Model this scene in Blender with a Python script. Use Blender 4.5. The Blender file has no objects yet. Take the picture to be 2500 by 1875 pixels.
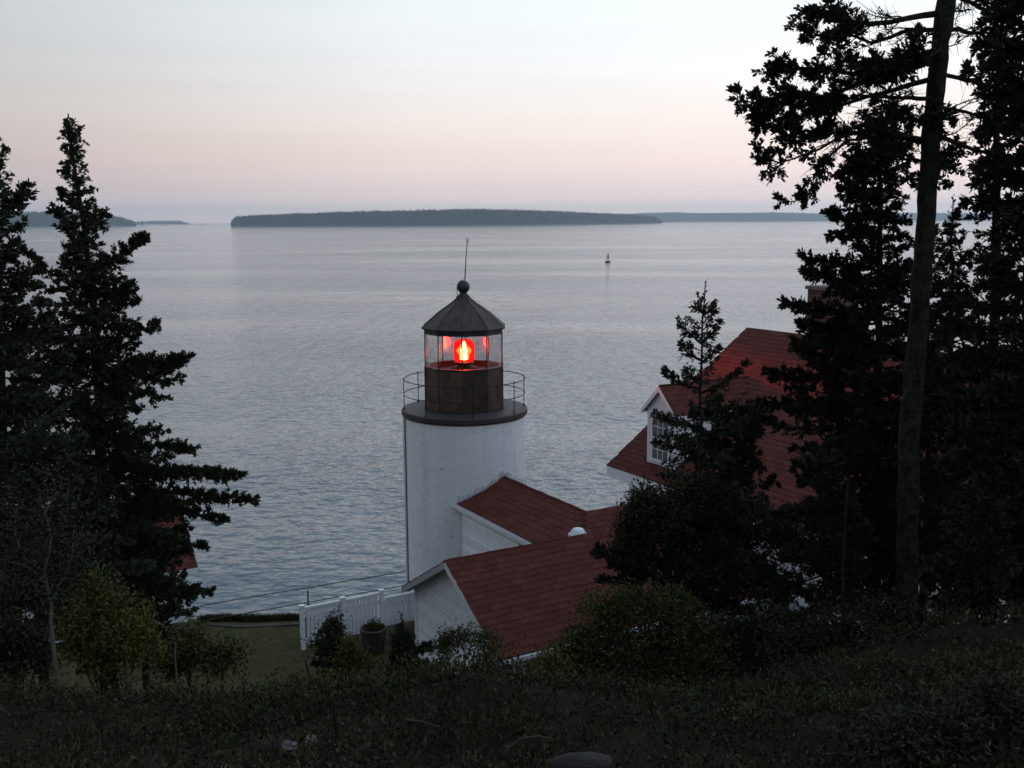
import bpy, math, random
import numpy as np
from mathutils import Matrix, Vector

scene = bpy.context.scene
COL = scene.collection
R = math.radians

# ------------------------------------------------------------------ camera
CAM_Z = 20.4
PITCH = math.atan2(400, 2500)
ROLL = R(0.25)
cp, sp = math.cos(PITCH), math.sin(PITCH)
cr, sr = math.cos(ROLL), math.sin(ROLL)
CF = np.array([0, cp, -sp]); CU = np.array([0, sp, cp]); CR = np.array([1., 0, 0])
cam_data = bpy.data.cameras.new('camera')
cam = bpy.data.objects.new('camera', cam_data)
COL.objects.link(cam)
cam_data.sensor_width = 36; cam_data.lens = 36
cam_data.clip_start = 0.1; cam_data.clip_end = 40000
ax, ay, az = cr * CR - sr * CU, sr * CR + cr * CU, -CF
cam.matrix_world = Matrix(((ax[0], ay[0], az[0], 0), (ax[1], ay[1], az[1], 0), (ax[2], ay[2], az[2], CAM_Z), (0, 0, 0, 1)))
scene.camera = cam

def at(px, py, Y):
    """world point at distance Y along the view from a point of the 2500 px photograph"""
    x = (px - 1250) / 2500.; y = -(py - 937.5) / 2500.
    x, y = cr * x + sr * y, -sr * x + cr * y
    d = CF + x * CR + y * CU
    return np.array([0, 0, CAM_Z]) + d * (Y / d[1])

# ------------------------------------------------------------------ sky (dusk, glow to the right of the frame)
world = bpy.data.worlds.new('World'); scene.world = world; world.use_nodes = True
wn, wl = world.node_tree.nodes, world.node_tree.links
wn.clear()
def N(nodes, t, **kw):
    n = nodes.new(t)
    for k, v in kw.items():
        setattr(n, k, v)
    return n
def M(op, a, b=None, nodes=None, links=None, clamp=False):
    n = nodes.new('ShaderNodeMath'); n.operation = op; n.use_clamp = clamp
    for i, q in enumerate((a, b)):
        if q is None: continue
        if isinstance(q, (int, float)): n.inputs[i].default_value = q
        else: links.new(q, n.inputs[i])
    return n.outputs[0]
def ramp(nodes, links, fac, stops, interp='LINEAR'):
    n = nodes.new('ShaderNodeValToRGB'); n.color_ramp.interpolation = interp
    e = n.color_ramp.elements
    while len(e) > 1: e.remove(e[-1])
    for i, (p, c) in enumerate(stops):
        q = e[0] if i == 0 else e.new(p)
        q.position = p; q.color = (*c, 1) if len(c) == 3 else c
    links.new(fac, n.inputs[0])
    return n.outputs[0]
SUN_AZ = R(66)
tc = N(wn, 'ShaderNodeTexCoord')
sep = N(wn, 'ShaderNodeSeparateXYZ'); wl.new(tc.outputs['Generated'], sep.inputs[0])
el = M('ABSOLUTE', sep.outputs[2], None, wn, wl)
hx = M('MULTIPLY', sep.outputs[0], math.sin(SUN_AZ), wn, wl); hy = M('MULTIPLY', sep.outputs[1], math.cos(SUN_AZ), wn, wl)
dot = M('ADD', hx, hy, wn, wl)
hl = M('SQRT', M('ADD', M('MULTIPLY', sep.outputs[0], sep.outputs[0], wn, wl), M('MULTIPLY', sep.outputs[1], sep.outputs[1], wn, wl), wn, wl), None, wn, wl)
s01 = M('MULTIPLY_ADD', M('DIVIDE', dot, M('MAXIMUM', hl, 0.15, wn, wl), wn, wl), 0.5, wn, wl); s01.node.inputs[2].default_value = 0.5
g = lambda v: (v, v, v)
bright = ramp(wn, wl, s01, [(0, g(.54)), (.3, g(.56)), (.44, g(.61)), (.52, g(.74)), (.66, g(1.0)), (.78, g(1.11)), (.90, g(1.15)), (1, g(1.16))])
skyc = ramp(wn, wl, el, [(0, (1.36, 1.10, 1.02)), (.012, (1.20, .98, .92)), (.03, (1.03, .835, .785)), (.06, (1.045, .87, .795)), (.10, (1.025, .94, .88)), (.15, (.965, .985, .99)),
                         (.22, (.905, .985, 1.03)), (.40, (.80, .91, 1.06)), (1, (.48, .66, .94))])
# faint high streaks of cloud
mp = N(wn, 'ShaderNodeMapping'); mp.inputs['Scale'].default_value = (1.2, 1.2, 30); wl.new(tc.outputs['Generated'], mp.inputs[0])
cn = N(wn, 'ShaderNodeTexNoise'); cn.inputs['Scale'].default_value = 2.2; cn.inputs['Detail'].default_value = 4; wl.new(mp.outputs[0], cn.inputs['Vector'])
cl = ramp(wn, wl, cn.outputs[0], [(.35, g(.968)), (.65, g(1.0))])
mixb = N(wn, 'ShaderNodeMixRGB', blend_type='MULTIPLY'); mixb.inputs[0].default_value = 1; wl.new(skyc, mixb.inputs[1]); wl.new(bright, mixb.inputs[2])
mixc = N(wn, 'ShaderNodeMixRGB', blend_type='MULTIPLY'); mixc.inputs[0].default_value = 1; wl.new(mixb.outputs[0], mixc.inputs[1]); wl.new(cl, mixc.inputs[2])
bg = N(wn, 'ShaderNodeBackground'); bg.inputs[1].default_value = 1.0; wl.new(mixc.outputs[0], bg.inputs[0])
wo = N(wn, 'ShaderNodeOutputWorld'); wl.new(bg.outputs[0], wo.inputs[0])

scene.view_settings.view_transform = 'Standard'; scene.view_settings.look = 'None'
scene.view_settings.gamma = 1; scene.view_settings.use_curve_mapping = False
scene.view_settings.exposure = 0.0
scene.render.engine = 'CYCLES'
cy = scene.cycles
cy.max_bounces = 6; cy.diffuse_bounces = 2; cy.glossy_bounces = 3; cy.transmission_bounces = 4; cy.transparent_max_bounces = 16; cy.volume_bounces = 1
cy.sample_clamp_indirect = 4.0
cy.use_denoising = True
try: cy.denoising_input_passes = 'RGB_ALBEDO_NORMAL'; cy.denoising_prefilter = 'ACCURATE'
except Exception: pass

# ------------------------------------------------------------------ helpers
rng = np.random.default_rng(7)
def tag(o, label=None, cat=None, group=None, kind=None):
    if label: o['label'] = label
    if cat: o['category'] = cat
    if group: o['group'] = group
    if kind: o['kind'] = kind
    return o
def empty(name, loc=(0, 0, 0), rz=0, label=None, cat=None, group=None):
    o = bpy.data.objects.new(name, None); COL.objects.link(o)
    o.location = loc; o.rotation_euler = (0, 0, rz); o.empty_display_size = .2
    return tag(o, label, cat, group)
def link(name, me, parent=None, loc=None):
    o = bpy.data.objects.new(name, me); COL.objects.link(o)
    if parent is not None: o.parent = parent
    if loc is not None: o.location = loc
    return o
def mesh_np(name, V, F, mat=None, smooth=False):
    """V (n,3), F (m,k) arrays -> mesh"""
    V = np.ascontiguousarray(V, np.float32); F = np.ascontiguousarray(F, np.int32)
    me = bpy.data.meshes.new(name)
    m, k = F.shape
    me.vertices.add(len(V)); me.vertices.foreach_set('co', V.ravel())
    me.loops.add(m * k); me.loops.foreach_set('vertex_index', F.ravel())
    me.polygons.add(m); me.polygons.foreach_set('loop_start', np.arange(0, m * k, k, dtype=np.int32))
    try: me.polygons.foreach_set('loop_total', np.full(m, k, np.int32))
    except Exception: pass
    me.polygons.foreach_set('use_smooth', np.full(m, smooth, bool))
    me.update(calc_edges=True)
    if mat: me.materials.append(mat)
    return me
class MB:
    """collects shapes into one mesh"""
    def __init__(s): s.v = []; s.f = []
    def add(s, V, F):
        o = len(s.v); s.v += [tuple(map(float, p)) for p in V]; s.f += [tuple(i + o for i in f) for f in F]; return s
    def box(s, lo, hi):
        (a, b, c), (d, e, f) = lo, hi
        return s.add([(a,b,c),(d,b,c),(d,e,c),(a,e,c),(a,b,f),(d,b,f),(d,e,f),(a,e,f)], [(3,2,1,0),(4,5,6,7),(0,1,5,4),(1,2,6,5),(2,3,7,6),(3,0,4,7)])
    def prism(s, P, d):
        """polygon P (list of 3d points) swept by vector d"""
        n = len(P); P = [np.array(p, float) for p in P]; d = np.array(d, float)
        V = P + [p + d for p in P]
        return s.add(V, [tuple(range(n))[::-1], tuple(range(n, 2*n))] + [(i, (i+1) % n, n + (i+1) % n, n + i) for i in range(n)])
    def tube(s, pts, rad, k=8, caps=True):
        pts = [np.array(p, float) for p in pts]; n = len(pts)
        if isinstance(rad, (int, float)): rad = [rad] * n
        V = []; up = None
        for i in range(n):
            t = pts[min(i+1, n-1)] - pts[max(i-1, 0)]; t /= np.linalg.norm(t) + 1e-9
            if up is None:
                up = np.cross(t, [0, 0, 1]) if abs(t[2]) < .9 else np.cross(t, [1, 0, 0])
            a = up - t * (up @ t); a /= np.linalg.norm(a) + 1e-9; up = a; b = np.cross(t, a)
            for j in range(k):
                th = 2 * math.pi * j / k
                V.append(pts[i] + rad[i] * (math.cos(th) * a + math.sin(th) * b))
        F = [(i*k + j, i*k + (j+1) % k, (i+1)*k + (j+1) % k, (i+1)*k + j) for i in range(n-1) for j in range(k)]
        if caps: F += [tuple(range(k))[::-1], tuple((n-1)*k + j for j in range(k))]
        return s.add(V, F)
    def lathe(s, prof, k=32, c=(0, 0, 0), off=0.0, closed=False):
        V = []; n = len(prof)
        for r_, z in prof:
            for j in range(k):
                th = 2 * math.pi * j / k + off
                V.append((c[0] + r_ * math.sin(th), c[1] - r_ * math.cos(th), c[2] + z))
        F = [(i*k + j, i*k + (j+1) % k, (i+1)*k + (j+1) % k, (i+1)*k + j) for i in range(n-1) for j in range(k)]
        if closed: F += [((n-1)*k + j, (n-1)*k + (j+1) % k, (j+1) % k, j) for j in range(k)]
        else: F += [tuple(range(k))[::-1], tuple((n-1)*k + j for j in range(k))]
        return s.add(V, F)
    def ring(s, rad, z, r, k=48, c=(0, 0)):
        m = 6; V = []
        for i in range(k):
            th = 2 * math.pi * i / k
            for j in range(m):
                ph = 2 * math.pi * j / m; q = rad + r * math.cos(ph)
                V.append((c[0] + q * math.sin(th), c[1] - q * math.cos(th), z + r * math.sin(ph)))
        return s.add(V, [(i*m + j, ((i+1) % k)*m + j, ((i+1) % k)*m + (j+1) % m, i*m + (j+1) % m) for i in range(k) for j in range(m)])
    def mesh(s, name, mat, smooth=False):
        me = bpy.data.meshes.new(name); me.from_pydata(s.v, [], s.f); me.update()
        if mat: me.materials.append(mat)
        if smooth:
            for p in me.polygons: p.use_smooth = len(p.vertices) <= 4
        return me
    def build(s, name, mat, parent=None, smooth=False, bevel=0):
        o = link(name, s.mesh(name, mat, smooth), parent)
        if bevel:
            b = o.modifiers.new('bevel', 'BEVEL'); b.width = bevel; b.segments = 2; b.limit_method = 'ANGLE'
        return o

# ------------------------------------------------------------------ materials
def new_mat(name):
    m = bpy.data.materials.new(name); m.use_nodes = True
    nt = m.node_tree; nt.nodes.clear()
    out = nt.nodes.new('ShaderNodeOutputMaterial'); b = nt.nodes.new('ShaderNodeBsdfPrincipled'); nt.links.new(b.outputs[0], out.inputs[0])
    return m, nt.nodes, nt.links, b, out
def mat_simple(name, col, rough=.7, var=.25, scale=6, bump=.0, bscale=40, metal=0, spec=.3, island=0.0, col2=None, stretch=(1, 1, 1), coord='Object', objrand=0.0):
    m, n, l, b, out = new_mat(name)
    tcx = N(n, 'ShaderNodeTexCoord'); mpp = N(n, 'ShaderNodeMapping'); mpp.inputs['Scale'].default_value = stretch
    l.new(tcx.outputs[coord], mpp.inputs[0])
    no = N(n, 'ShaderNodeTexNoise'); no.inputs['Scale'].default_value = scale; no.inputs['Detail'].default_value = 5; no.inputs['Roughness'].default_value = .65; l.new(mpp.outputs[0], no.inputs['Vector'])
    c2 = col2 if col2 else tuple(c * (1 - var) for c in col)
    c1 = tuple(min(1, c * (1 + var * .6)) for c in col)
    c = ramp(n, l, no.outputs[0], [(.3, c2), (.7, c1)])
    if island or objrand:
        src = N(n, 'ShaderNodeNewGeometry').outputs['Random Per Island'] if island else N(n, 'ShaderNodeObjectInfo').outputs['Random']
        amt = island or objrand
        f = M('MULTIPLY_ADD', src, 2 * amt, n, l); f.node.inputs[2].default_value = 1 - amt
        h = N(n, 'ShaderNodeMixRGB', blend_type='MULTIPLY'); h.inputs[0].default_value = 1; l.new(c, h.inputs[1]); l.new(f, h.inputs[2]); c = h.outputs[0]
    l.new(c, b.inputs['Base Color'])
    b.inputs['Roughness'].default_value = rough; b.inputs['Metallic'].default_value = metal
    b.inputs['Specular IOR Level'].default_value = spec
    if bump:
        n2 = N(n, 'ShaderNodeTexNoise'); n2.inputs['Scale'].default_value = bscale; n2.inputs['Detail'].default_value = 4; l.new(mpp.outputs[0], n2.inputs['Vector'])
        bp = N(n, 'ShaderNodeBump'); bp.inputs['Strength'].default_value = 1; bp.inputs['Distance'].default_value = bump; l.new(n2.outputs[0], bp.inputs['Height']); l.new(bp.outputs[0], b.inputs['Normal'])
    return m
W_PAINT = mat_simple('white_paint', (.74, .76, .78), .55, .10, 3, .002, 60)
W_BRICK = mat_simple('white_painted_brick', (.80, .82, .84), .75, .10, 9, .002, 70, island=.035)
W_BRICK1 = mat_simple('white_painted_brick_single', (.80, .82, .84), .75, .10, 9, .002, 70, objrand=.035)
def streak(m_, top):
    'rain streaks and grime that belong to the wall, in world coordinates'
    nt = m_.node_tree; n, l = nt.nodes, nt.links; b = [q for q in n if q.type == 'BSDF_PRINCIPLED'][0]
    src = b.inputs['Base Color'].links[0].from_socket
    ge = N(n, 'ShaderNodeNewGeometry'); mp_ = N(n, 'ShaderNodeMapping'); mp_.inputs['Scale'].default_value = (3.2, 3.2, .30); l.new(ge.outputs['Position'], mp_.inputs[0])
    t = N(n, 'ShaderNodeTexNoise'); t.inputs['Scale'].default_value = 1; t.inputs['Detail'].default_value = 6; t.inputs['Roughness'].default_value = .7; l.new(mp_.outputs[0], t.inputs['Vector'])
    c_ = ramp(n, l, t.outputs[0], [(.30, (.86, .85, .82)), (.46, (.96, .96, .96)), (.7, (1.05, 1.05, 1.05))])
    t2 = N(n, 'ShaderNodeTexNoise'); t2.inputs['Scale'].default_value = 5; t2.inputs['Detail'].default_value = 8; t2.inputs['Roughness'].default_value = .75; l.new(ge.outputs['Position'], t2.inputs['Vector'])
    c2_ = ramp(n, l, t2.outputs[0], [(.30, (.62, .60, .58)), (.38, (1, 1, 1))])
    for cc in (c_, c2_):
        x = N(n, 'ShaderNodeMixRGB', blend_type='MULTIPLY'); x.inputs[0].default_value = 1; l.new(src, x.inputs[1]); l.new(cc, x.inputs[2]); src = x.outputs[0]
    l.new(src, b.inputs['Base Color'])
streak(W_BRICK, 0); streak(W_BRICK1, 0)
W_BOARD = mat_simple('white_clapboard', (.78, .81, .84), .6, .12, 5, .002, 50, objrand=.09)
W_TRIM = mat_simple('white_trim', (.78, .79, .80), .5, .08, 4)
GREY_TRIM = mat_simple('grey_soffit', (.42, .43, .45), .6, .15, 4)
SHINGLE = mat_simple('red_shingle', (.100, .028, .021), .9, .35, 14, .003, 120, objrand=.17, spec=.15)
SHINGLE_J = mat_simple('red_shingle_field', (.100, .028, .021), .9, .35, 14, .003, 120, island=.17, spec=.15)
RED_DECK = mat_simple('red_roof_deck', (.035, .012, .010), .95, .2, 6)
DARK_METAL = mat_simple('dark_painted_iron', (.028, .024, .024), .55, .4, 5, .002, 30, spec=.35)
BLACK_METAL = mat_simple('black_iron', (.012, .012, .012), .5, .3, 8)
ROOF_METAL = mat_simple('weathered_lantern_roof', (.058, .040, .037), .6, .5, 4, .004, 18, spec=.25, stretch=(1, 1, .5), objrand=.22)
PANEL_METAL = mat_simple('rust_stained_iron', (.085, .050, .033), .6, .55, 4.5, .004, 25, spec=.3, stretch=(1.2, 1.2, .6), col2=(.014, .011, .011), objrand=.5)
DECK_MAT = mat_simple('gallery_deck_paint', (.045, .038, .036), .6, .4, 3, .003, 20, spec=.35)
FOLIAGE = {}
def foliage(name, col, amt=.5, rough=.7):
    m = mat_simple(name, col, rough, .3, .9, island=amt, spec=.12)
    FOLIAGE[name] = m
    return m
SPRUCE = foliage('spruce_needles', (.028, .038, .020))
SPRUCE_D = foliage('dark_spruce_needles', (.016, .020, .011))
LEAF_G = foliage('green_leaves', (.036, .045, .010))
LEAF_Y = foliage('yellow_green_leaves', (.064, .064, .012))
LEAF_D = foliage('dark_leaves', (.021, .024, .010))
LEAF_R = foliage('russet_leaves', (.050, .025, .012))
GRASS = foliage('grass_blades', (.044, .044, .013))
BARK = mat_simple('spruce_bark', (.036, .034, .028), .95, .5, 10, .06, 30, spec=.08, stretch=(1, 1, .6), col2=(.007, .006, .005))
BARK_D = mat_simple('dark_twig_bark', (.020, .017, .014), .95, .4, 9, spec=.1)
BIRCH = mat_simple('pale_birch_bark', (.105, .098, .088), .8, .4, 6, .003, 30, spec=.15)
SOIL = mat_simple('dark_peat_soil', (.022, .017, .012), .95, .5, 1.3, .05, 7, spec=.05)
ROCK = mat_simple('granite', (.11, .105, .10), .9, .4, 2.5, .03, 8, spec=.1)
WOODGREY = mat_simple('weathered_wood', (.050, .047, .043), .9, .45, 5, .01, 14, spec=.1, stretch=(1, 6, 6))
BARRELW = mat_simple('dark_stained_wood', (.060, .048, .044), .8, .4, 6, .004, 20, objrand=.3)
CONCRETE = mat_simple('concrete', (.050, .048, .045), .9, .25, 4, .006, 20)
PIPE = mat_simple('galvanised_pipe', (.02, .02, .022), .6, .3, 10)
VENTW = mat_simple('white_dome_plastic', (.72, .74, .76), .35, .06, 4)
DGLASS = mat_simple('dark_window_glass', (.05, .055, .06), .08, .2, 3, spec=.8)
BRICKM = mat_simple('chimney_brick', (.12, .060, .048), .9, .4, 12, .005, 50, island=.35)
MORTAR = mat_simple('mortar', (.16, .14, .13), .95, .2, 10)
FOREST = mat_simple('island_forest', (.026, .040, .036), .95, .4, .02, island=.3, spec=.02)
FARFOREST = mat_simple('far_forest', (.020, .030, .026), .95, .3, .01, spec=.02)
SHORE = mat_simple('shore_rock', (.16, .15, .14), .95, .3, .05, spec=.05)
BUOYM = mat_simple('buoy_paint', (.018, .030, .024), .5, .3, 2)

# ------------------------------------------------------------------ terrain
def lattice_noise(x, y, seed, s):
    r = np.random.default_rng(seed); out = 0
    for k in range(5):
        a = r.uniform(0, 2 * math.pi); f = s * (1.7 ** k) * r.uniform(.8, 1.2)
        out = out + np.sin((x * math.cos(a) + y * math.sin(a)) * f + r.uniform(0, 6.28)) * np.sin((-x * math.sin(a) + y * math.cos(a)) * f * .83 + r.uniform(0, 6.28)) / (1.6 ** k)
    return out
PY = [-60, -20, 0, 3, 6, 8, 10, 13, 16, 19, 21.5, 25.6, 26.6, 28, 31, 35, 42, 60]
PZ = [34, 25, 19.0, 18.35, 17.26, 16.38, 15.0, 12.75, 11.45, 10.6, 10.2, 10.0, 9.7, 8.6, 4.6, 1.0, -3, -6]
def ss(x, a, b):
    t = np.clip((x - a) / (b - a), 0, 1); return t * t * (3 - 2 * t)
def height(x, y):
    x = np.asarray(x, float); y = np.asarray(y, float)
    yy = y - ss(x, 3.5, 12) * 2.0 * ss(y, 18, 26) * 4
    z = np.interp(yy, PY, PZ)
    flat = ss(yy, 17, 21) * (1 - ss(yy, 26, 28))
    z = z + ss(x, 1.0, 4.5) * 1.0 * ss(y, 5, 9) * (1 - ss(y, 13, 19))
    z = z + ss(-x, 3, 7) * .5 * ss(y, 5, 8) * (1 - ss(y, 11, 17))
    dx_, dy_ = x + 1.27, y - 27.0
    xl_, yl_ = dx_ * .8660 + dy_ * .5, -dx_ * .5 + dy_ * .8660
    bank = ss(-yl_, 8.45, 8.75) * (1 - ss(-yl_, 10.2, 12.5)) * ss(xl_, -3.9, -3.1) * (1 - ss(xl_, 5, 7))
    z = z + bank * np.maximum(0, 12.05 - z)        # the bank runs up under the shed eave
    z = z + lattice_noise(x, y, 3, .9) * (.10 + .07 * ss(y, 2, 4) * (1 - ss(y, 9, 12))) * (1 - .8 * flat) + lattice_noise(x, y, 5, 3.1) * .035 * (1 - .6 * flat)
    return z
xs = np.concatenate([np.linspace(-70, -14, 30), np.linspace(-13.7, 14, 120), np.linspace(14.4, 70, 40)])
ys = np.concatenate([np.linspace(-40, 1, 40), np.linspace(1.2, 32, 130), np.linspace(32.5, 60, 30)])
X, Y = np.meshgrid(xs, ys)
Z = height(X, Y)
nx, ny = len(xs), len(ys)
idx = np.arange(nx * ny).reshape(ny, nx)
F = np.stack([idx[:-1, :-1], idx[:-1, 1:], idx[1:, 1:], idx[1:, :-1]], -1).reshape(-1, 4)
gm, n, l, b, out = new_mat('hillside_ground')
tcx = N(n, 'ShaderNodeTexCoord')
no = N(n, 'ShaderNodeTexNoise'); no.inputs['Scale'].default_value = 1.1; no.inputs['Detail'].default_value = 8; no.inputs['Roughness'].default_value = .7; l.new(tcx.outputs['Object'], no.inputs['Vector'])
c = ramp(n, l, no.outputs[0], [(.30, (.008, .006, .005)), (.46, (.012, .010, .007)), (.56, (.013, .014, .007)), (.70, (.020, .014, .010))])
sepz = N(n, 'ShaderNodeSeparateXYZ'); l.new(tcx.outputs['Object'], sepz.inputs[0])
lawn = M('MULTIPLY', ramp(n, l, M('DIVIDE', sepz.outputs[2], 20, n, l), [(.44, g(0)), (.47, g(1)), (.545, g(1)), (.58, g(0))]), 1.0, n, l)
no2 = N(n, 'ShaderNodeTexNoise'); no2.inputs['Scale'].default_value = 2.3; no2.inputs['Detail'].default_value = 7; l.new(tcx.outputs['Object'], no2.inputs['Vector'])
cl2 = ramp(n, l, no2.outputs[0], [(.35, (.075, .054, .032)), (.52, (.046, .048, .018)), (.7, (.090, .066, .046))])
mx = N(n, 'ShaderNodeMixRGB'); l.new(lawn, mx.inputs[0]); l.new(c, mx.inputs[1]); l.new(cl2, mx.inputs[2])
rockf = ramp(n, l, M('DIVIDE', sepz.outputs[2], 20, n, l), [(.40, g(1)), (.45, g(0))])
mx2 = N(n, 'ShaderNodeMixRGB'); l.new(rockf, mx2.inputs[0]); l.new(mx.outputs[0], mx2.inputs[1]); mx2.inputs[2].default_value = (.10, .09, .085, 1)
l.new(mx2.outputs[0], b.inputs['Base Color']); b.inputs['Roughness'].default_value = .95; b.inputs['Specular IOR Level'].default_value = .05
bp = N(n, 'ShaderNodeBump'); bp.inputs['Distance'].default_value = .06; l.new(no.outputs[0], bp.inputs['Height']); l.new(bp.outputs[0], b.inputs['Normal'])
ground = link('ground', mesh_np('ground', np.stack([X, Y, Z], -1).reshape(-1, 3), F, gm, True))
tag(ground, kind='structure', label='dark hillside running down to the lighthouse terrace and sea cliff')

# ------------------------------------------------------------------ sea
wm, n, l, b, out = new_mat('sea_water')
tcx = N(n, 'ShaderNodeTexCoord')
def wave(scale, rot, stretch, detail, rough=.55):
    mp_ = N(n, 'ShaderNodeMapping'); mp_.inputs['Rotation'].default_value = (0, 0, R(rot)); mp_.inputs['Scale'].default_value = (stretch * scale, scale, scale)
    l.new(tcx.outputs['Object'], mp_.inputs[0])
    t = N(n, 'ShaderNodeTexNoise'); t.inputs['Scale'].default_value = 1; t.inputs['Detail'].default_value = detail; t.inputs['Roughness'].default_value = rough; l.new(mp_.outputs[0], t.inputs['Vector'])
    return t.outputs[0]
def wave2(sx_, sy_, rot, detail, rough=.5):
    mp_ = N(n, 'ShaderNodeMapping'); mp_.inputs['Rotation'].default_value = (0, 0, R(rot)); mp_.inputs['Scale'].default_value = (sx_, sy_, 1)
    l.new(tcx.outputs['Object'], mp_.inputs[0])
    t = N(n, 'ShaderNodeTexNoise'); t.inputs['Scale'].default_value = 1; t.inputs['Detail'].default_value = detail; t.inputs['Roughness'].default_value = rough; l.new(mp_.outputs[0], t.inputs['Vector'])
    return t.outputs[0]
w1 = wave2(.62, .95, 14, 3)         # short chop, crests leaning a little
w2 = wave2(.42, .16, -10, 3)        # patches of chop seen farther out
w3 = wave2(1.6, 2.8, -8, 2)
w4 = wave2(.16, .035, 8, 3)
patch = wave2(.0035, .011, 3, 3)
amp = ramp(n, l, patch, [(.36, g(.35)), (.50, g(.85)), (.64, g(1.15))])
h = M('ADD', M('ADD', M('ADD', M('MULTIPLY', w1, .50, n, l), M('MULTIPLY', w2, 1.25, n, l), n, l), M('MULTIPLY', w3, .07, n, l), n, l), M('MULTIPLY', w4, 2.0, n, l), n, l)
h = M('MULTIPLY', M('MULTIPLY', h, amp, n, l), .66, n, l)
bp = N(n, 'ShaderNodeBump'); bp.inputs['Distance'].default_value = 1.0; bp.inputs['Strength'].default_value = 1.0; l.new(h, bp.inputs['Height'])
l.new(bp.outputs[0], b.inputs['Normal'])
b.inputs['Base Color'].default_value = (.040, .072, .092, 1); b.inputs['Roughness'].default_value = .08; b.inputs['IOR'].default_value = 1.46; b.inputs['Specular IOR Level'].default_value = .5
SEA_END = 13000
yr = np.concatenate([[-300, 0], np.geomspace(30, SEA_END, 40)])
sv = []; 
for yv in yr:
    for xv in np.linspace(-1, 1, 25): sv.append((xv * (900 + abs(yv) * .9), yv, 0))
sid = np.arange(len(sv)).reshape(len(yr), 25)
sea = link('sea', mesh_np('sea', np.array(sv), np.stack([sid[:-1, :-1], sid[:-1, 1:], sid[1:, 1:], sid[1:, :-1]], -1).reshape(-1, 4), wm, True))
tag(sea, kind='structure', label='grey blue rippled sea reaching to the horizon')

# ------------------------------------------------------------------ haze
hm = bpy.data.materials.new('haze'); hm.use_nodes = True; hn = hm.node_tree.nodes; hl_ = hm.node_tree.links; hn.clear()
ho = hn.new('ShaderNodeOutputMaterial'); pv = hn.new('ShaderNodeVolumePrincipled'); hl_.new(pv.outputs[0], ho.inputs['Volume'])
pv.inputs['Color'].default_value = (.80, .90, .98, 1); pv.inputs['Density'].default_value = 1.0e-4; pv.inputs['Anisotropy'].default_value = .35
haze = MB().box((-13500, -400, -8), (13500, SEA_END + 400, 190)).build('haze', hm)
tag(haze, kind='stuff', label='thin blue evening haze over the water')

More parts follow.
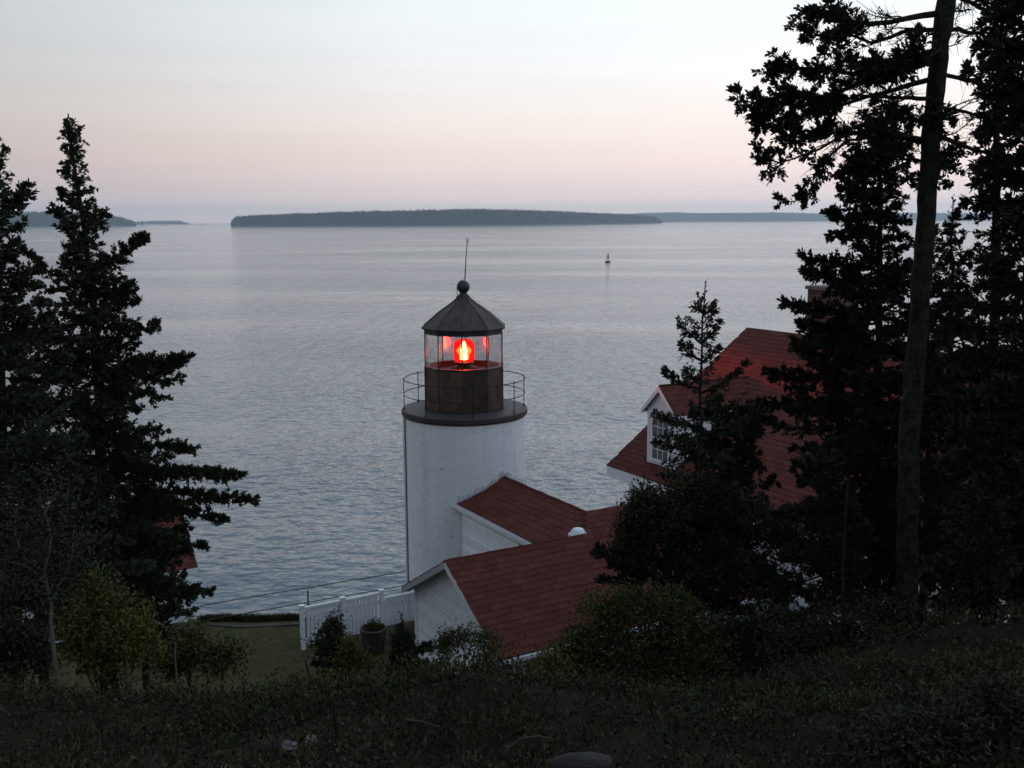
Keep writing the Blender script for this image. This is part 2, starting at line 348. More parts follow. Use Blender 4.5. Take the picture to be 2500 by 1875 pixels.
# ------------------------------------------------------------------ islands
def island(name, label, cols, depth, mat, tree_h, ntree, seed, shore=True, structure=True):
    """cols: list of (px, py_top, Y) of the photograph; a wooded hump of land standing in the sea"""
    r = np.random.default_rng(seed)
    px = np.array([c_[0] for c_ in cols], float); top = np.array([c_[1] for c_ in cols], float); Yc = np.array([c_[2] for c_ in cols], float)
    ns = max(60, len(cols) * 8); t = np.linspace(px[0], px[-1], ns)
    tt, Yt = np.interp(t, px, top), np.interp(t, px, Yc)
    front = np.array([at(a_, 560, y_) for a_, y_ in zip(t, Yt)]); hh = np.array([max(at(a_, b_, y_)[2], 2) for a_, b_, y_ in zip(t, tt, Yt)])
    nd = 9; V = []; prof = [(-.05, 0, -3), (0, 0.0, 1.5), (.04, .35, 0), (.18, .62, 0), (.4, .85, 0), (.6, 1.0, 0), (.8, .8, 0), (1, .3, 0), (1.05, 0, -3)]
    for i in range(ns):
        endf = min(1, min(i, ns - 1 - i) / 3 + .15)
        base = max(hh[i] - tree_h * .75, 2)
        for (d_, hz, zz) in prof:
            V.append((front[i, 0] * (1 + d_ * depth * endf / Yt[i]), Yt[i] + d_ * depth * endf, hz * base + zz))
    idd = np.arange(ns * nd).reshape(ns, nd)
    root = link(name, mesh_np(name, np.array(V), np.stack([idd[:-1, :-1], idd[1:, :-1], idd[1:, 1:], idd[:-1, 1:]], -1).reshape(-1, 4), mat, True))
    tag(root, label, kind='structure')
    # conifers that ragged its outline: one forest
    i0 = r.uniform(0.2, ns - 1.05, ntree); d0 = r.uniform(0.0, 1, ntree) ** 1.0 * .62 + .012
    hz = np.interp(d0, [p[0] for p in prof], [p[1] for p in prof])
    fx, Yf, hf = np.interp(i0, np.arange(ns), front[:, 0]), np.interp(i0, np.arange(ns), Yt), np.interp(i0, np.arange(ns), hh)
    base = np.maximum(hf - tree_h * .75, 2)
    P = np.stack([fx * (1 + d0 * depth / Yf), Yf + d0 * depth, hz * base - 1], -1)
    H = tree_h * (.5 + .75 * r.random(ntree) ** 2.2); Wd = H * r.uniform(.2, .33, ntree)
    k = 5; V = np.zeros((ntree, k + 1, 3)); 
    for j in range(k):
        th = 2 * math.pi * j / k + r.uniform(0, 6, ntree)
        V[:, j] = P + np.stack([np.cos(th) * Wd, np.sin(th) * Wd, np.zeros(ntree)], -1)
    V[:, k] = P + np.stack([r.normal(0, .05, ntree) * H, np.zeros(ntree), H], -1)
    ff = np.array([(j, (j + 1) % k, k) for j in range(k)])
    Fz = (ff[None] + (np.arange(ntree) * (k + 1))[:, None, None]).reshape(-1, 3)
    fo = link('forest', mesh_np('forest', V.reshape(-1, 3), Fz, mat))
    tag(fo, 'dark conifer forest covering ' + label, kind='stuff')
    if shore:
        Vs = []
        for i in range(ns):
            w_ = 1 + .8 * abs(math.sin(i * 1.7))
            e_ = 1.002 if i < ns * .5 else 1.0
            Vs += [(front[i, 0] * (1 - .06 * depth / Yt[i]), Yt[i] - .06 * depth, -1), (front[i, 0] * (1 - .03 * depth / Yt[i]), Yt[i] - .03 * depth, 1.6 + w_), (front[i, 0] * (1 + .05 * depth / Yt[i]), Yt[i] + .05 * depth, 3 + w_)]
        ii = np.arange(ns * 3).reshape(ns, 3)
        so = link('shore', mesh_np('shore', np.array(Vs), np.stack([ii[:-1, :-1], ii[1:, :-1], ii[1:, 1:], ii[:-1, 1:]], -1).reshape(-1, 4), SHORE))
        tag(so, kind='structure', label='pale rocky waterline of ' + label)
    return root
island('island', 'the long low wooded island in the middle of the bay',
       [(564, 538, 3600), (566, 530, 3600), (575, 527, 3600), (600, 524, 3600), (700, 519, 3600), (840, 513, 3600), (1000, 510, 3600), (1130, 506, 3650), (1250, 508, 3750), (1400, 514, 4150), (1550, 521, 4900), (1600, 527, 5250), (1616, 537, 5400)], 300, FOREST, 9, 9500, 11)
island('island', 'the dark wooded headland island at the left edge',
       [(-160, 518, 3950), (0, 516, 4000), (60, 514, 4000), (150, 514, 4050), (230, 517, 4200), (290, 526, 4400), (325, 536, 4500), (334, 543, 4540)], 350, FOREST, 9, 4200, 12)
island('island', 'the faint far islet right of the left headland',
       [(300, 545, 8300), (345, 539, 8300), (380, 537, 8300), (440, 537, 8300), (455, 542, 8300), (465, 545, 8300)], 300, FARFOREST, 14, 500, 13, shore=False)
island('far_shore', 'the hazy blue mainland on the right horizon',
       [(1500, 524, 9000), (1560, 517, 9000), (1650, 515, 9000), (1700, 517, 9000), (1850, 516, 9000), (1890, 515, 9000), (1990, 518, 9000), (2150, 516, 9000), (2300, 517, 9000), (2600, 517, 9000)], 500, FARFOREST, 14, 2600, 14, shore=False)
for k_, (a_, b_, yv) in enumerate(((338, 372, 5000), (378, 425, 5600), (432, 470, 6200), (480, 505, 6600))):
    p, q = at(a_, 550, yv), at(b_, 550, yv); V = []
    mbx = MB()
    m_ = 10
    for i in range(m_):
        f_ = i / (m_ - 1); hgt = 2.2 * math.sin(math.pi * min(max(f_, .06), .94)) * (1 + .5 * math.sin(i * 2.1 + k_)) + .3
        c_ = p + (q - p) * f_
        V += [(c_[0], yv - 14, -1), (c_[0], yv, hgt), (c_[0], yv + 14, -1)]
    mbx.add(V, [(3*i + j, 3*i + 3 + j, 3*i + 4 + j, 3*i + 1 + j) for i in range(m_ - 1) for j in range(2)])
    tag(mbx.build('reef', SHORE), ['low ledge of rock at the tip of the left headland', 'low reef second out from the left headland', 'low reef third out from the left headland', 'low reef farthest out from the left headland'][k_], 'reef', 'reefs off the left headland')
for k_, (a_, t_) in enumerate(((338, 539), (347, 538))):
    c_ = at(a_, 550, 5010); hgt = at(a_, t_, 5010)[2]
    rt = empty('lone_tree', (c_[0], 5010, 1), 0, ['lone conifer on the ledge off the left headland, nearer the headland', 'lone conifer on the ledge off the left headland, farther out'][k_], 'tree', 'lone trees on the ledge')
    MB().lathe([(.6, 0), (.5, hgt * .3)], 6).build('trunk', BARK_D, rt)
    MB().lathe([(4.5, hgt * .15), (3.5, hgt * .4), (4, hgt * .42), (1.8, hgt * .75), (.2, hgt)], 7).build('crown', FOREST, rt)
# radio mast on the far shore
c_ = at(1887, 520, 9150); topz = at(1887, 491, 9150)[2]
mast = empty('radio_mast', (c_[0], c_[1], 85), 0, 'thin radio mast standing on the hazy far shore', 'mast')
mm = MB()
for a_ in range(3):
    x_, y_ = 2.2 * math.cos(a_ * 2.1), 2.2 * math.sin(a_ * 2.1)
    mm.tube([(x_, y_, 0), (x_ * .4, y_ * .4, topz - 85)], .45, 4)
mm.build('lattice', BUOYM, mast)

# ------------------------------------------------------------------ buildings frame: local x = v, y = u
T0 = np.array([-1.27, 27.0]); YAW = R(30)
def W(x, y, z):
    return np.array([T0[0] + x * math.cos(YAW) - y * math.sin(YAW), T0[1] + x * math.sin(YAW) + y * math.cos(YAW), z])
def local_of(p):
    dx, dy = p[0] - T0[0], p[1] - T0[1]
    return dx * math.cos(YAW) + dy * math.sin(YAW), -dx * math.sin(YAW) + dy * math.cos(YAW)
def frame_root(name, label, cat, group=None):
    """buildings share one orientation; their roots stand at the tower foot and the parts are laid out in metres from there"""
    return empty(name, (T0[0], T0[1], 0), YAW, label, cat, group)

def place_parts(name, me, mats, root, n_single, joined_name, jmat):
    """mats: list of 4x4 numpy matrices (local). The first n_single become parts sharing the mesh, the rest one joined part"""
    n_single = min(n_single, len(mats))
    for m_ in mats[:n_single]:
        o = link(name, me, root); o.matrix_local = Matrix(m_.tolist())
    rest = mats[n_single:]
    if rest:
        v0 = np.array([v.co[:] for v in me.vertices]); f0 = np.array([list(p.vertices) for p in me.polygons])
        Mx = np.array(rest)
        V = np.einsum('nij,kj->nki', Mx[:, :3, :3], v0) + Mx[:, None, :3, 3]
        Fx = (f0[None] + (np.arange(len(rest)) * len(v0))[:, None, None]).reshape(-1, f0.shape[1])
        tag(link(joined_name, mesh_np(joined_name, V.reshape(-1, 3), Fx, jmat), root), kind='stuff')
CAMP = np.array([0, 0, CAM_Z])
def mat4(xa, ya, za, o):
    m_ = np.eye(4); m_[:3, 0] = xa; m_[:3, 1] = ya; m_[:3, 2] = za; m_[:3, 3] = o; return m_
SH_ME = {}
def shingle_mesh(w, hgt):
    key = (round(w, 3), round(hgt, 3))
    if key not in SH_ME:
        mb = MB()
        t0, t1 = .009, .003; L = hgt * 1.25; a = w / 2 - .0025
        mb.add([(-a, 0, 0), (a, 0, 0), (a, L, -.008), (-a, L, -.008), (-a, 0, t0), (a, 0, t0), (a, L, t1 - .004), (-a, L, t1 - .004)],
               [(3,2,1,0),(4,5,6,7),(0,1,5,4),(1,2,6,5),(2,3,7,6),(3,0,4,7)])
        SH_ME[key] = mb.mesh('shingle', SHINGLE)
    return SH_ME[key]
def shingles(root, o, xa, up, length, slope_len, w=.27, e=.16, single=300, inside=None, seed=1, lift=.004):
    """courses of shingles on a slope: o = low corner, xa along the eave, up along the slope"""
    r = np.random.default_rng(seed)
    o, xa, up = np.array(o, float), np.array(xa, float), np.array(up, float)
    xa /= np.linalg.norm(xa); up /= np.linalg.norm(up); za = np.cross(xa, up)
    if za[2] < 0: za = -za
    rows = int(slope_len / e + .5); e = slope_len / rows; cols = int(length / w + .5); w = length / cols
    me = shingle_mesh(w, e); out_ = []
    for i in range(rows):
        sh = (i % 2) * .5 + r.uniform(-.12, .12)
        for j in range(-1, cols + 1):
            x_ = (j + .5 + sh) * w
            a_, b_ = max(0, x_ - w / 2), min(length, x_ + w / 2)
            if b_ - a_ < .05: continue
            x_ = (a_ + b_) / 2; kx = (b_ - a_) / w
            p = o + xa * x_ + up * (i * e + r.normal(0, .004)) + za * (lift + r.uniform(0, .005))
            if inside and not inside(p + up * e * .5): continue
            tw = r.normal(0, .006)
            out_.append(mat4((xa * math.cos(tw) + up * math.sin(tw)) * kx, up * math.cos(tw) - xa * math.sin(tw), za, p))
    out_.sort(key=lambda m_: np.linalg.norm(W(*m_[:3, 3]) - CAMP))
    place_parts('shingle', me, out_, root, single, 'shingle_field', SHINGLE_J)
def clapboards(root, x0fn, zlo, zhi, e, plane, mat=W_BOARD, name='clapboard', t=.024):
    """horizontal boards; plane(s, z, off) -> local point; x0fn(z) -> (a, b) limits along the wall"""
    nb = max(1, int((zhi - zlo) / e + .5)); e = (zhi - zlo) / nb
    for i in range(nb):
        za, zb = zlo + i * e, zlo + (i + 1) * e - .017
        (a0, b0), (a1, b1) = x0fn(za), x0fn(min(zb, zhi))
        if b0 - a0 < .03: continue
        if b1 - a1 < .02: m_ = (a1 + b1) / 2; a1, b1 = m_ - .01, m_ + .01
        P = [plane(a0, za, 0), plane(b0, za, 0), plane(b1, zb, 0), plane(a1, zb, 0), plane(a0, za, t), plane(b0, za, t), plane(b1, zb, .010), plane(a1, zb, .010)]
        MB().add(P, [(3,2,1,0),(4,5,6,7),(0,1,5,4),(1,2,6,5),(2,3,7,6),(3,0,4,7)]).build(name, mat, root)
def slab(P, t):
    """thick sheet: polygon P pushed down by t"""
    return MB().prism([np.array(p) for p in P], (0, 0, -t))

# ------------------------------------------------------------------ lighthouse
LH = empty('lighthouse', (T0[0], T0[1], 10.0), 0, 'round white brick lighthouse with dark lantern room and glowing red lamp', 'lighthouse')
B0 = 10.0
RT = 1.60
DECK0, DECK1 = 15.29 - B0, 15.455 - B0
mb = MB(); mb.lathe([(RT - .006, -.8), (RT - .006, DECK0 + .01)], 96); mb.build('tower_wall', W_BRICK, LH, True)
# bricks, courses of painted brick standing just proud of the joints
bl, bh = .205, .072
bme = MB()
nseg = 2; V = []
for i in range(nseg + 1):
    a = (i / nseg - .5) * (bl - .006) / RT
    for rr in (RT - .03, RT):
        for zz in (.002, bh - .003): V.append((rr * math.sin(a), -rr * math.cos(a) , zz))
Fb = [(4*i + 2, 4*i + 6, 4*i + 7, 4*i + 3) for i in range(nseg)] + [(4*i + 1, 4*i + 3, 4*i + 7, 4*i + 5) for i in range(nseg)] + [(4*i, 4*i + 4, 4*i + 6, 4*i + 2) for i in range(nseg)] + [(0, 2, 3, 1), (4*nseg, 4*nseg + 1, 4*nseg + 3, 4*nseg + 2)]
bme.add(V, Fb); brick_me = bme.mesh('brick', W_BRICK1)
nper = int(2 * math.pi * RT / bl); ncourse = int((DECK0 + .6) / bh)
mats = []
r = np.random.default_rng(5)
for i in range(ncourse):
    for j in range(nper):
        a = 2 * math.pi * (j + .5 * (i % 2)) / nper
        am = (a + math.pi) % (2 * math.pi) - math.pi
        if abs(am) > 2.0: continue
        m_ = np.eye(4); dr = r.normal(0, .0012)
        m_[:2, :2] = [[math.cos(a), -math.sin(a)], [math.sin(a), math.cos(a)]]
        m_[:3, 3] = (math.sin(a) * dr, -math.cos(a) * dr, -.6 + i * bh)
        mats.append((abs(am) * .7 - .12 * min(max((i * bh - .6), 0), 5.0) , m_))
mats.sort(key=lambda q: q[0])
place_parts('brick', brick_me, [m_ for q, m_ in mats], LH, 300, 'brickwork', W_BRICK)
# a few chipped joints
for (px, py, w_, h_) in ((1096, 1125, .06, .03), (1080, 1145, .14, .05), (1027, 1244, .02, .06), (1102, 1312, .13, .04), (1036, 1358, .07, .03), (1010, 1169, .03, .03)):
    p = at(px, py, 25.6); a = math.asin(max(-.98, min(.98, (p[0] - T0[0]) / RT)))
    z_ = at(px, py, 27 - RT * math.cos(a))[2] - B0
    mm = MB(); rr = RT + .001
    aw = w_ / RT / 2
    Vc = []
    for k_ in range(7):
        th = k_ / 7 * 2 * math.pi; q = .6 + .5 * ((k_ * 37) % 10) / 10
        Vc.append(((rr + .006) * math.sin(a + aw * q * math.cos(th)), -(rr + .006) * math.cos(a + aw * q * math.cos(th)), z_ + h_ / 2 * q * math.sin(th)))
    mm.prism(Vc, (-.01 * math.sin(a), .01 * math.cos(a), 0)).build('chipped_patch', GREY_TRIM, LH)
# conduit and cable down the left side
a = R(-74)
mm = MB(); mm.tube([((RT + .02) * math.sin(a), -(RT + .02) * math.cos(a), z_) for z_ in (DECK0, 3, 0, -.5)], .014, 6); mm.build('cable', BLACK_METAL, LH)
a = R(-83)
mm = MB(); mm.tube([((RT + .03) * math.sin(a), -(RT + .03) * math.cos(a), z_) for z_ in (DECK0, 3, 0, -.5)], .03, 8); mm.build('conduit', W_PAINT, LH)
mb = MB(); mb.lathe([(1.30, DECK0 - .0), (1.665, DECK0 + .01), (1.685, DECK0 + .03), (1.685, DECK1 - .03), (1.665, DECK1), (.9, DECK1 + .012)], 96); mb.build('gallery_deck', DECK_MAT, LH)
mb = MB(); mb.lathe([(RT - .02, DECK0 - .035), (RT + .035, DECK0 - .02), (RT + .045, DECK0 + .004)], 96); mb.build('deck_moulding', DARK_METAL, LH)
for k_ in range(8):
    a = R(10 + 45 * k_)
    x_, y_ = 1.615 * math.sin(a), -1.615 * math.cos(a)
    mm = MB(); mm.tube([(x_, y_, DECK1 - .01), (x_, y_, DECK1 + .82)], .013, 6); mm.lathe([(.035, DECK1 - .002), (.035, DECK1 + .015), (.016, DECK1 + .03)], 8, (x_, y_, 0)); mm.lathe([(.012, DECK1 + .81), (.02, DECK1 + .825), (.012, DECK1 + .84)], 8, (x_, y_, 0)); mm.build('railing_post', BLACK_METAL, LH)
MB().ring(1.615, DECK1 + .80, .013, 64).build('handrail', BLACK_METAL, LH)
MB().ring(1.615, DECK1 + .40, .012, 64).build('handrail', BLACK_METAL, LH)
# lantern: ten sides, a corner towards the camera
LR = 1.075
SILL = at(1128, 904, 25.93)[2] - B0; HEAD = at(1128, 823, 25.93)[2] - B0; EAVE = at(1128, 809, 25.86)[2] - B0
ang = [R(36 * k_) for k_ in range(10)]
P = lambda rad, k_, z_: np.array([rad * math.sin(ang[k_ % 10]), -rad * math.cos(ang[k_ % 10]), z_])
for k_ in range(10):
    # iron parapet panel with raised edge strips
    mm = MB()
    a0, b0, a1, b1 = P(LR, k_, DECK1), P(LR, k_ + 1, DECK1), P(LR, k_, SILL - .04), P(LR, k_ + 1, SILL - .04)
    nrm = (a0 + b0) / 2; nrm[2] = 0; nrm /= np.linalg.norm(nrm)
    mm.prism([a0, b0, b1, a1], -nrm * .05)
    panel = mm.build('parapet_panel', PANEL_METAL, LH)
    # two raised battens and a base moulding per panel
    mid = lambda f_, z_: a0 + (b0 - a0) * f_ + np.array([0, 0, z_ - a0[2]])
    for f0, f1 in ((.0, .04), (.96, 1.0)):
        MB().prism([mid(f0, DECK1 + .002), mid(f1, DECK1 + .002), mid(f1, SILL - .045), mid(f0, SILL - .045)], nrm * .014).build('batten', PANEL_METAL, panel)
    MB().prism([mid(0, DECK1 + .001), mid(1, DECK1 + .001), mid(1, DECK1 + .07), mid(0, DECK1 + .07)], nrm * .022).build('base_moulding', DARK_METAL, panel)
    # sill
    MB().prism([P(LR + .02, k_, SILL - .04), P(LR + .02, k_ + 1, SILL - .04), P(LR - .12, k_ + 1, SILL - .04), P(LR - .12, k_, SILL - .04)], (0, 0, .035)).build('sill', DARK_METAL, LH)
    # mullion
    c0, c1 = P(LR - .015, k_, SILL - .005), P(LR - .015, k_, HEAD + .01)
    MB().tube([c0, c1], .018, 6).build('mullion', DARK_METAL, LH)
    # head band under the roof
    MB().prism([P(LR, k_, HEAD), P(LR, k_ + 1, HEAD), P(LR, k_ + 1, EAVE), P(LR, k_, EAVE)], -nrm * .04).build('head_band', DARK_METAL, LH)
gm_, n, l, b, out = new_mat('lantern_glass'); n.remove(b)
tr = N(n, 'ShaderNodeBsdfTransparent'); tr.inputs[0].default_value = (.93, .93, .93, 1); gl = N(n, 'ShaderNodeBsdfGlossy'); gl.inputs['Roughness'].default_value = .02; gl.inputs[0].default_value = (.95, .95, .95, 1)
fr = N(n, 'ShaderNodeLayerWeight'); fr.inputs[0].default_value = .5
mxs = N(n, 'ShaderNodeMixShader'); gf = M('MULTIPLY_ADD', M('POWER', fr.outputs['Facing'], 4.0, n, l), .45, n, l); gf.node.inputs[2].default_value = .05; l.new(gf, mxs.inputs[0]); l.new(tr.outputs[0], mxs.inputs[1]); l.new(gl.outputs[0], mxs.inputs[2]); l.new(mxs.outputs[0], out.inputs[0])
for k_ in range(10):
    a0, b0 = P(LR - .022, k_, SILL - .004), P(LR - .022, k_ + 1, SILL - .004)
    nrm = (a0 + b0) / 2; nrm[2] = 0; nrm /= np.linalg.norm(nrm); d = (b0 - a0) / np.linalg.norm(b0 - a0) * .018
    a0, b0 = a0 + d, b0 - d; h_ = np.array([0, 0, HEAD - SILL + .008])
    MB().prism([a0, b0, b0 + h_, a0 + h_], -nrm * .006).build('window_pane', gm_, LH)
MB().lathe([(.97, SILL - .40), (.97, SILL - .15), (.0, SILL - .13)], 10).build('lantern_floor', DARK_METAL, LH)
# roof of ten sheets with standing ribs
RE = 1.145
RTOP = at(1133, 727, 27)[2] - B0
prof = [(RE, EAVE + .01), (.72, EAVE + .01 + (RTOP - EAVE) * .46), (.33, EAVE + (RTOP - EAVE) * .82), (.19, RTOP - .02), (.145, RTOP + .05)]
for k_ in range(10):
    mm = MB()
    V = []
    for (rr, zz) in prof: V += [P(rr, k_, zz), P(rr, k_ + 1, zz)]
    Vt = V + [v_ - np.array([0, 0, .03]) * 1 for v_ in V]; m_ = len(V)
    Fq = [(2*i, 2*i + 1, 2*i + 3, 2*i + 2) for i in range(len(prof) - 1)] + [(m_ + 2*i + 2, m_ + 2*i + 3, m_ + 2*i + 1, m_ + 2*i) for i in range(len(prof) - 1)] + [(1, 0, m_, m_ + 1)]
    mm.add(Vt, Fq).build('roof_sheet', ROOF_METAL, LH)
    MB().tube([P(rr + .004, k_, zz + .004) for rr, zz in prof], .011, 5).build('roof_rib', ROOF_METAL, LH)
    MB().prism([P(RE, k_, EAVE - .025), P(RE, k_ + 1, EAVE - .025), P(LR - .03, k_ + 1, EAVE - .025), P(LR - .03, k_, EAVE - .025)], (0, 0, .022)).build('eave_soffit', DARK_METAL, LH)
zb = at(1134, 700, 27)[2] - B0
mm = MB(); mm.lathe([(.15, RTOP + .03), (.15, RTOP + .06), (.115, RTOP + .09), (.105, zb - .24), (.135, zb - .235), (.135, zb - .20), (.10, zb - .19), (.10, zb - .14)], 20); mm.build('finial_neck', DARK_METAL, LH, True)
mm = MB(); mm.lathe([(.172 * math.sin(t_), zb - .172 * math.cos(t_)) for t_ in np.linspace(.12, 3.02, 14)], 24); mm.build('vent_ball', DARK_METAL, LH, True)
rt, rb = at(1141, 583, 27) , at(1135, 684, 27)
rt = rt - np.array([T0[0], T0[1], B0]); rb = rb - np.array([T0[0], T0[1], B0])
mm = MB(); mm.tube([rb, rb + (rt - rb) * .5 + np.array([-.006, 0, 0]), rt], [.017, .013, .009], 6)
mm.tube([rt - (0, 0, .12), rt + (-.03, 0, .02)], .007, 4); mm.tube([rt - (0, 0, .12), rt + (.065, .02, .02)], .007, 4); mm.build('lightning_rod', BLACK_METAL, LH)
mm = MB(); mm.tube([(-.02, -.02, zb + .19), (-.11, -.12, zb + .12), (-.165, -.13, zb - .05), (-.15, -.12, zb - .2), (-.22, -.14, RTOP - .1), (-.45, -.2, RTOP - .30)], .008, 5); mm.build('ground_wire', BLACK_METAL, LH)
mm = MB(); mm.tube([(.2, .1, RTOP + .03), (.62, .25, EAVE + .42), (1.17, .35, EAVE + .1), (1.17, .35, EAVE - .2)], .008, 5); mm.build('ground_wire', W_PAINT, LH)
# lens: red glass drum over a glowing core on a pedestal
LZ = 17.0 - B0; LX, LY = 0.0, 0.0
mm = MB(); mm.lathe([(.36, LZ - .50), (.36, LZ - .46), (.30, LZ - .44), (.20, LZ - .42), (.20, LZ - .35), (.27, LZ - .34), (.27, LZ - .31)], 32, (LX, LY, 0)); ped = mm.build('lens_pedestal', DARK_METAL, LH, True)
mm = MB(); mm.lathe([(.26, SILL - .6), (.26, LZ - .5)], 24, (LX, LY, 0)); mm.build('lens_column', DARK_METAL, LH, True)
def emit(name, col, st):
    m_, n, l, b, out = new_mat(name); n.remove(b)
    e_ = N(n, 'ShaderNodeEmission'); e_.inputs[0].default_value = (*col, 1); e_.inputs[1].default_value = st
    t_ = N(n, 'ShaderNodeBsdfTransparent'); t_.inputs[0].default_value = (.8, .7, .6, 1); d_ = N(n, 'ShaderNodeAddShader')
    l.new(e_.outputs[0], d_.inputs[0]); l.new(t_.outputs[0], d_.inputs[1]); l.new(d_.outputs[0], out.inputs[0]); return m_
rm, n, l, b, out = new_mat('red_lens_glass'); n.remove(b)
e_ = N(n, 'ShaderNodeEmission'); e_.inputs[0].default_value = (1, .008, .010, 1); e_.inputs[1].default_value = 1.0
tr = N(n, 'ShaderNodeBsdfTransparent'); tr.inputs[0].default_value = (.78, .20, .15, 1)
ad = N(n, 'ShaderNodeAddShader'); l.new(e_.outputs[0], ad.inputs[0]); l.new(tr.outputs[0], ad.inputs[1])
l.new(ad.outputs[0], out.inputs[0])
lens = MB().lathe([(.20, LZ - .31), (.262, LZ - .26), (.277, LZ - .1), (.277, LZ + .12), (.25, LZ + .21), (.17, LZ + .28), (.02, LZ + .30)], 32, (LX, LY, 0)).build('lens_drum', rm, LH, True)
for i in range(9):
    z_ = LZ - .24 + i * .055
    MB().ring(.279 if i < 8 else .262, z_, .006, 40).build('prism_ring', rm, lens)
core = MB().lathe([(.03, LZ - .27), (.12, LZ - .255), (.135, LZ - .17), (.13, LZ - .12), (.185, LZ - .06), (.205, LZ - .01), (.17, LZ + .04), (.10, LZ + .11), (.07, LZ + .16), (.045, LZ + .23), (.015, LZ + .26)], 24, (LX, LY, 0)).build('glowing_core', emit('lamp_orange', (1.0, .95, .16), 1.9), lens, True)
MB().lathe([(.02, LZ - .26), (.085, LZ - .24), (.08, LZ - .05), (.10, LZ - .01), (.06, LZ + .08), (.035, LZ + .20), (.01, LZ + .24)], 16, (LX, LY - .09, 0)).build('lamp_filament', emit('lamp_yellow', (.35, 1.0, .60), 14.0), lens, True)
# the beam: red light thrown level by the lens
ld = bpy.data.lights.new('beam', 'POINT'); ld.energy = 5200; ld.color = (1, .02, .015); ld.shadow_soft_size = .16
ld.use_nodes = True
n, l = ld.node_tree.nodes, ld.node_tree.links
em = [q for q in n if q.type == 'EMISSION'][0]
tcl = N(n, 'ShaderNodeTexCoord'); spz = N(n, 'ShaderNodeSeparateXYZ'); l.new(tcl.outputs['Normal'], spz.inputs[0])
fall = ramp(n, l, M('ABSOLUTE', M('ADD', spz.outputs[2], .075, n, l), None, n, l), [(0, g(1)), (.025, g(.9)), (.06, g(.15)), (.12, g(.03)), (.3, g(.012)), (1, g(.008))])
l.new(fall, em.inputs[1])
beam = bpy.data.objects.new('beam', ld); COL.objects.link(beam); beam.parent = LH; beam.location = (0, 0, LZ)

# ------------------------------------------------------------------ covered passage (runs from the tower, turns to the house)
PS = frame_root('covered_passage', 'white clapboard passage with red roof abutting the lighthouse tower', 'passage')
RX, RZ, EZ, HW = .27, 13.85, 13.25, 1.21
xl, xr_ = RX - HW, RX + HW; yB = -5.4
# walls
MB().box((xl + .14, -6.45, 9.7), (xr_ - .14, -.6, EZ - .03)).build('wall', W_PAINT, PS)
MB().box((xr_ - .14, -6.45, 9.7), (3.4, yB + 1.05, EZ - .03)).build('wall', W_PAINT, PS)
th = .07
slab([(xl, yB - HW, EZ), (RX, yB, RZ), (RX, -1.0, RZ), (xl, -.55, EZ)], th).build('roof_deck', RED_DECK, PS)
slab([(xr_, yB + HW, EZ), (xr_, -.9, EZ), (RX, -1.0, RZ), (RX, yB, RZ)], th).build('roof_deck', RED_DECK, PS)
slab([(xl, yB - HW, EZ), (3.6, yB - HW, EZ), (3.6, yB, RZ), (RX, yB, RZ)], th).build('roof_deck', RED_DECK, PS)
slab([(3.6, yB + HW, EZ), (xr_, yB + HW, EZ), (RX, yB, RZ), (3.6, yB, RZ)], th).build('roof_deck', RED_DECK, PS)
sl = math.hypot(HW, RZ - EZ)
on_tower = lambda p: math.hypot(p[0], p[1]) > RT + .02
shingles(PS, (xl, yB - HW, EZ), (0, 1, 0), (HW, 0, RZ - EZ), 6.6, sl, inside=lambda p: on_tower(p) and p[1] > yB - (RX - p[0]) + .03 and p[1] < -.7, single=190, seed=2)
shingles(PS, (xl, yB - HW, EZ), (1, 0, 0), (0, HW, RZ - EZ), 4.5, sl, inside=lambda p: p[0] > RX - (yB - p[1]) + .03, single=110, seed=3)
shingles(PS, (xr_, -.6, EZ), (0, -1, 0), (-HW, 0, RZ - EZ), 4.8, sl, inside=lambda p: on_tower(p) and p[1] > yB + max(0, p[0] - RX), single=0, seed=4)
for i in range(16):
    y_ = -1.65 - i * .235
    MB().prism([(RX - .10, y_, RZ - .035), (RX, y_, RZ + .022), (RX + .10, y_, RZ - .035), (RX, y_, RZ - .01)], (0, -.228, .002)).build('ridge_cap', SHINGLE, PS)
for i in range(13):
    x_ = RX + .1 + i * .235
    MB().prism([(x_, yB - .10, RZ - .035), (x_, yB, RZ + .02), (x_, yB + .10, RZ - .035), (x_, yB, RZ - .012)], (.228, 0, .002)).build('ridge_cap', SHINGLE, PS)
# gutter, eave board
mm = MB(); mm.prism([(xl - .09, 0, EZ - .09), (xl - .012, 0, EZ - .09), (xl - .012, 0, EZ - .005), (xl - .022, 0, EZ - .005), (xl - .022, 0, EZ - .078), (xl - .08, 0, EZ - .078), (xl - .08, 0, EZ - .0), (xl - .095, 0, EZ - .0)], (0, 0, 0.0001)); 
mm = MB(); prof_g = [(xl - .09, EZ - .10), (xl - .014, EZ - .10), (xl - .014, EZ - .012), (xl - .026, EZ - .012), (xl - .026, EZ - .088), (xl - .078, EZ - .088), (xl - .086, EZ - .0), (xl - .10, EZ - .0)]
mm.prism([(a_, -.85, b_) for a_, b_ in prof_g], (0, -5.6, 0)); mm.build('gutter', W_TRIM, PS)
MB().box((xl - .081, -6.4, EZ - .086), (xl - .028, -.9, EZ - .02)).build('gutter_shade', BARK_D, PS)  # dark strip added to stand for the shade inside the open trough
MB().box((xl + .001, -6.5, EZ - .19), (xl + .028, -.80, EZ - .075)).build('fascia_board', W_TRIM, PS)
pl = lambda s_, z_, off: np.array([xl + .135 - off, s_, z_])
clapboards(PS, lambda z_: (-6.4, -1.25), 9.9, EZ - .08, .105, pl)
MB().box((xl + .085, -1.36, 9.8), (xl + .133, -1.24, EZ - .08)).build('corner_board', W_TRIM, PS)
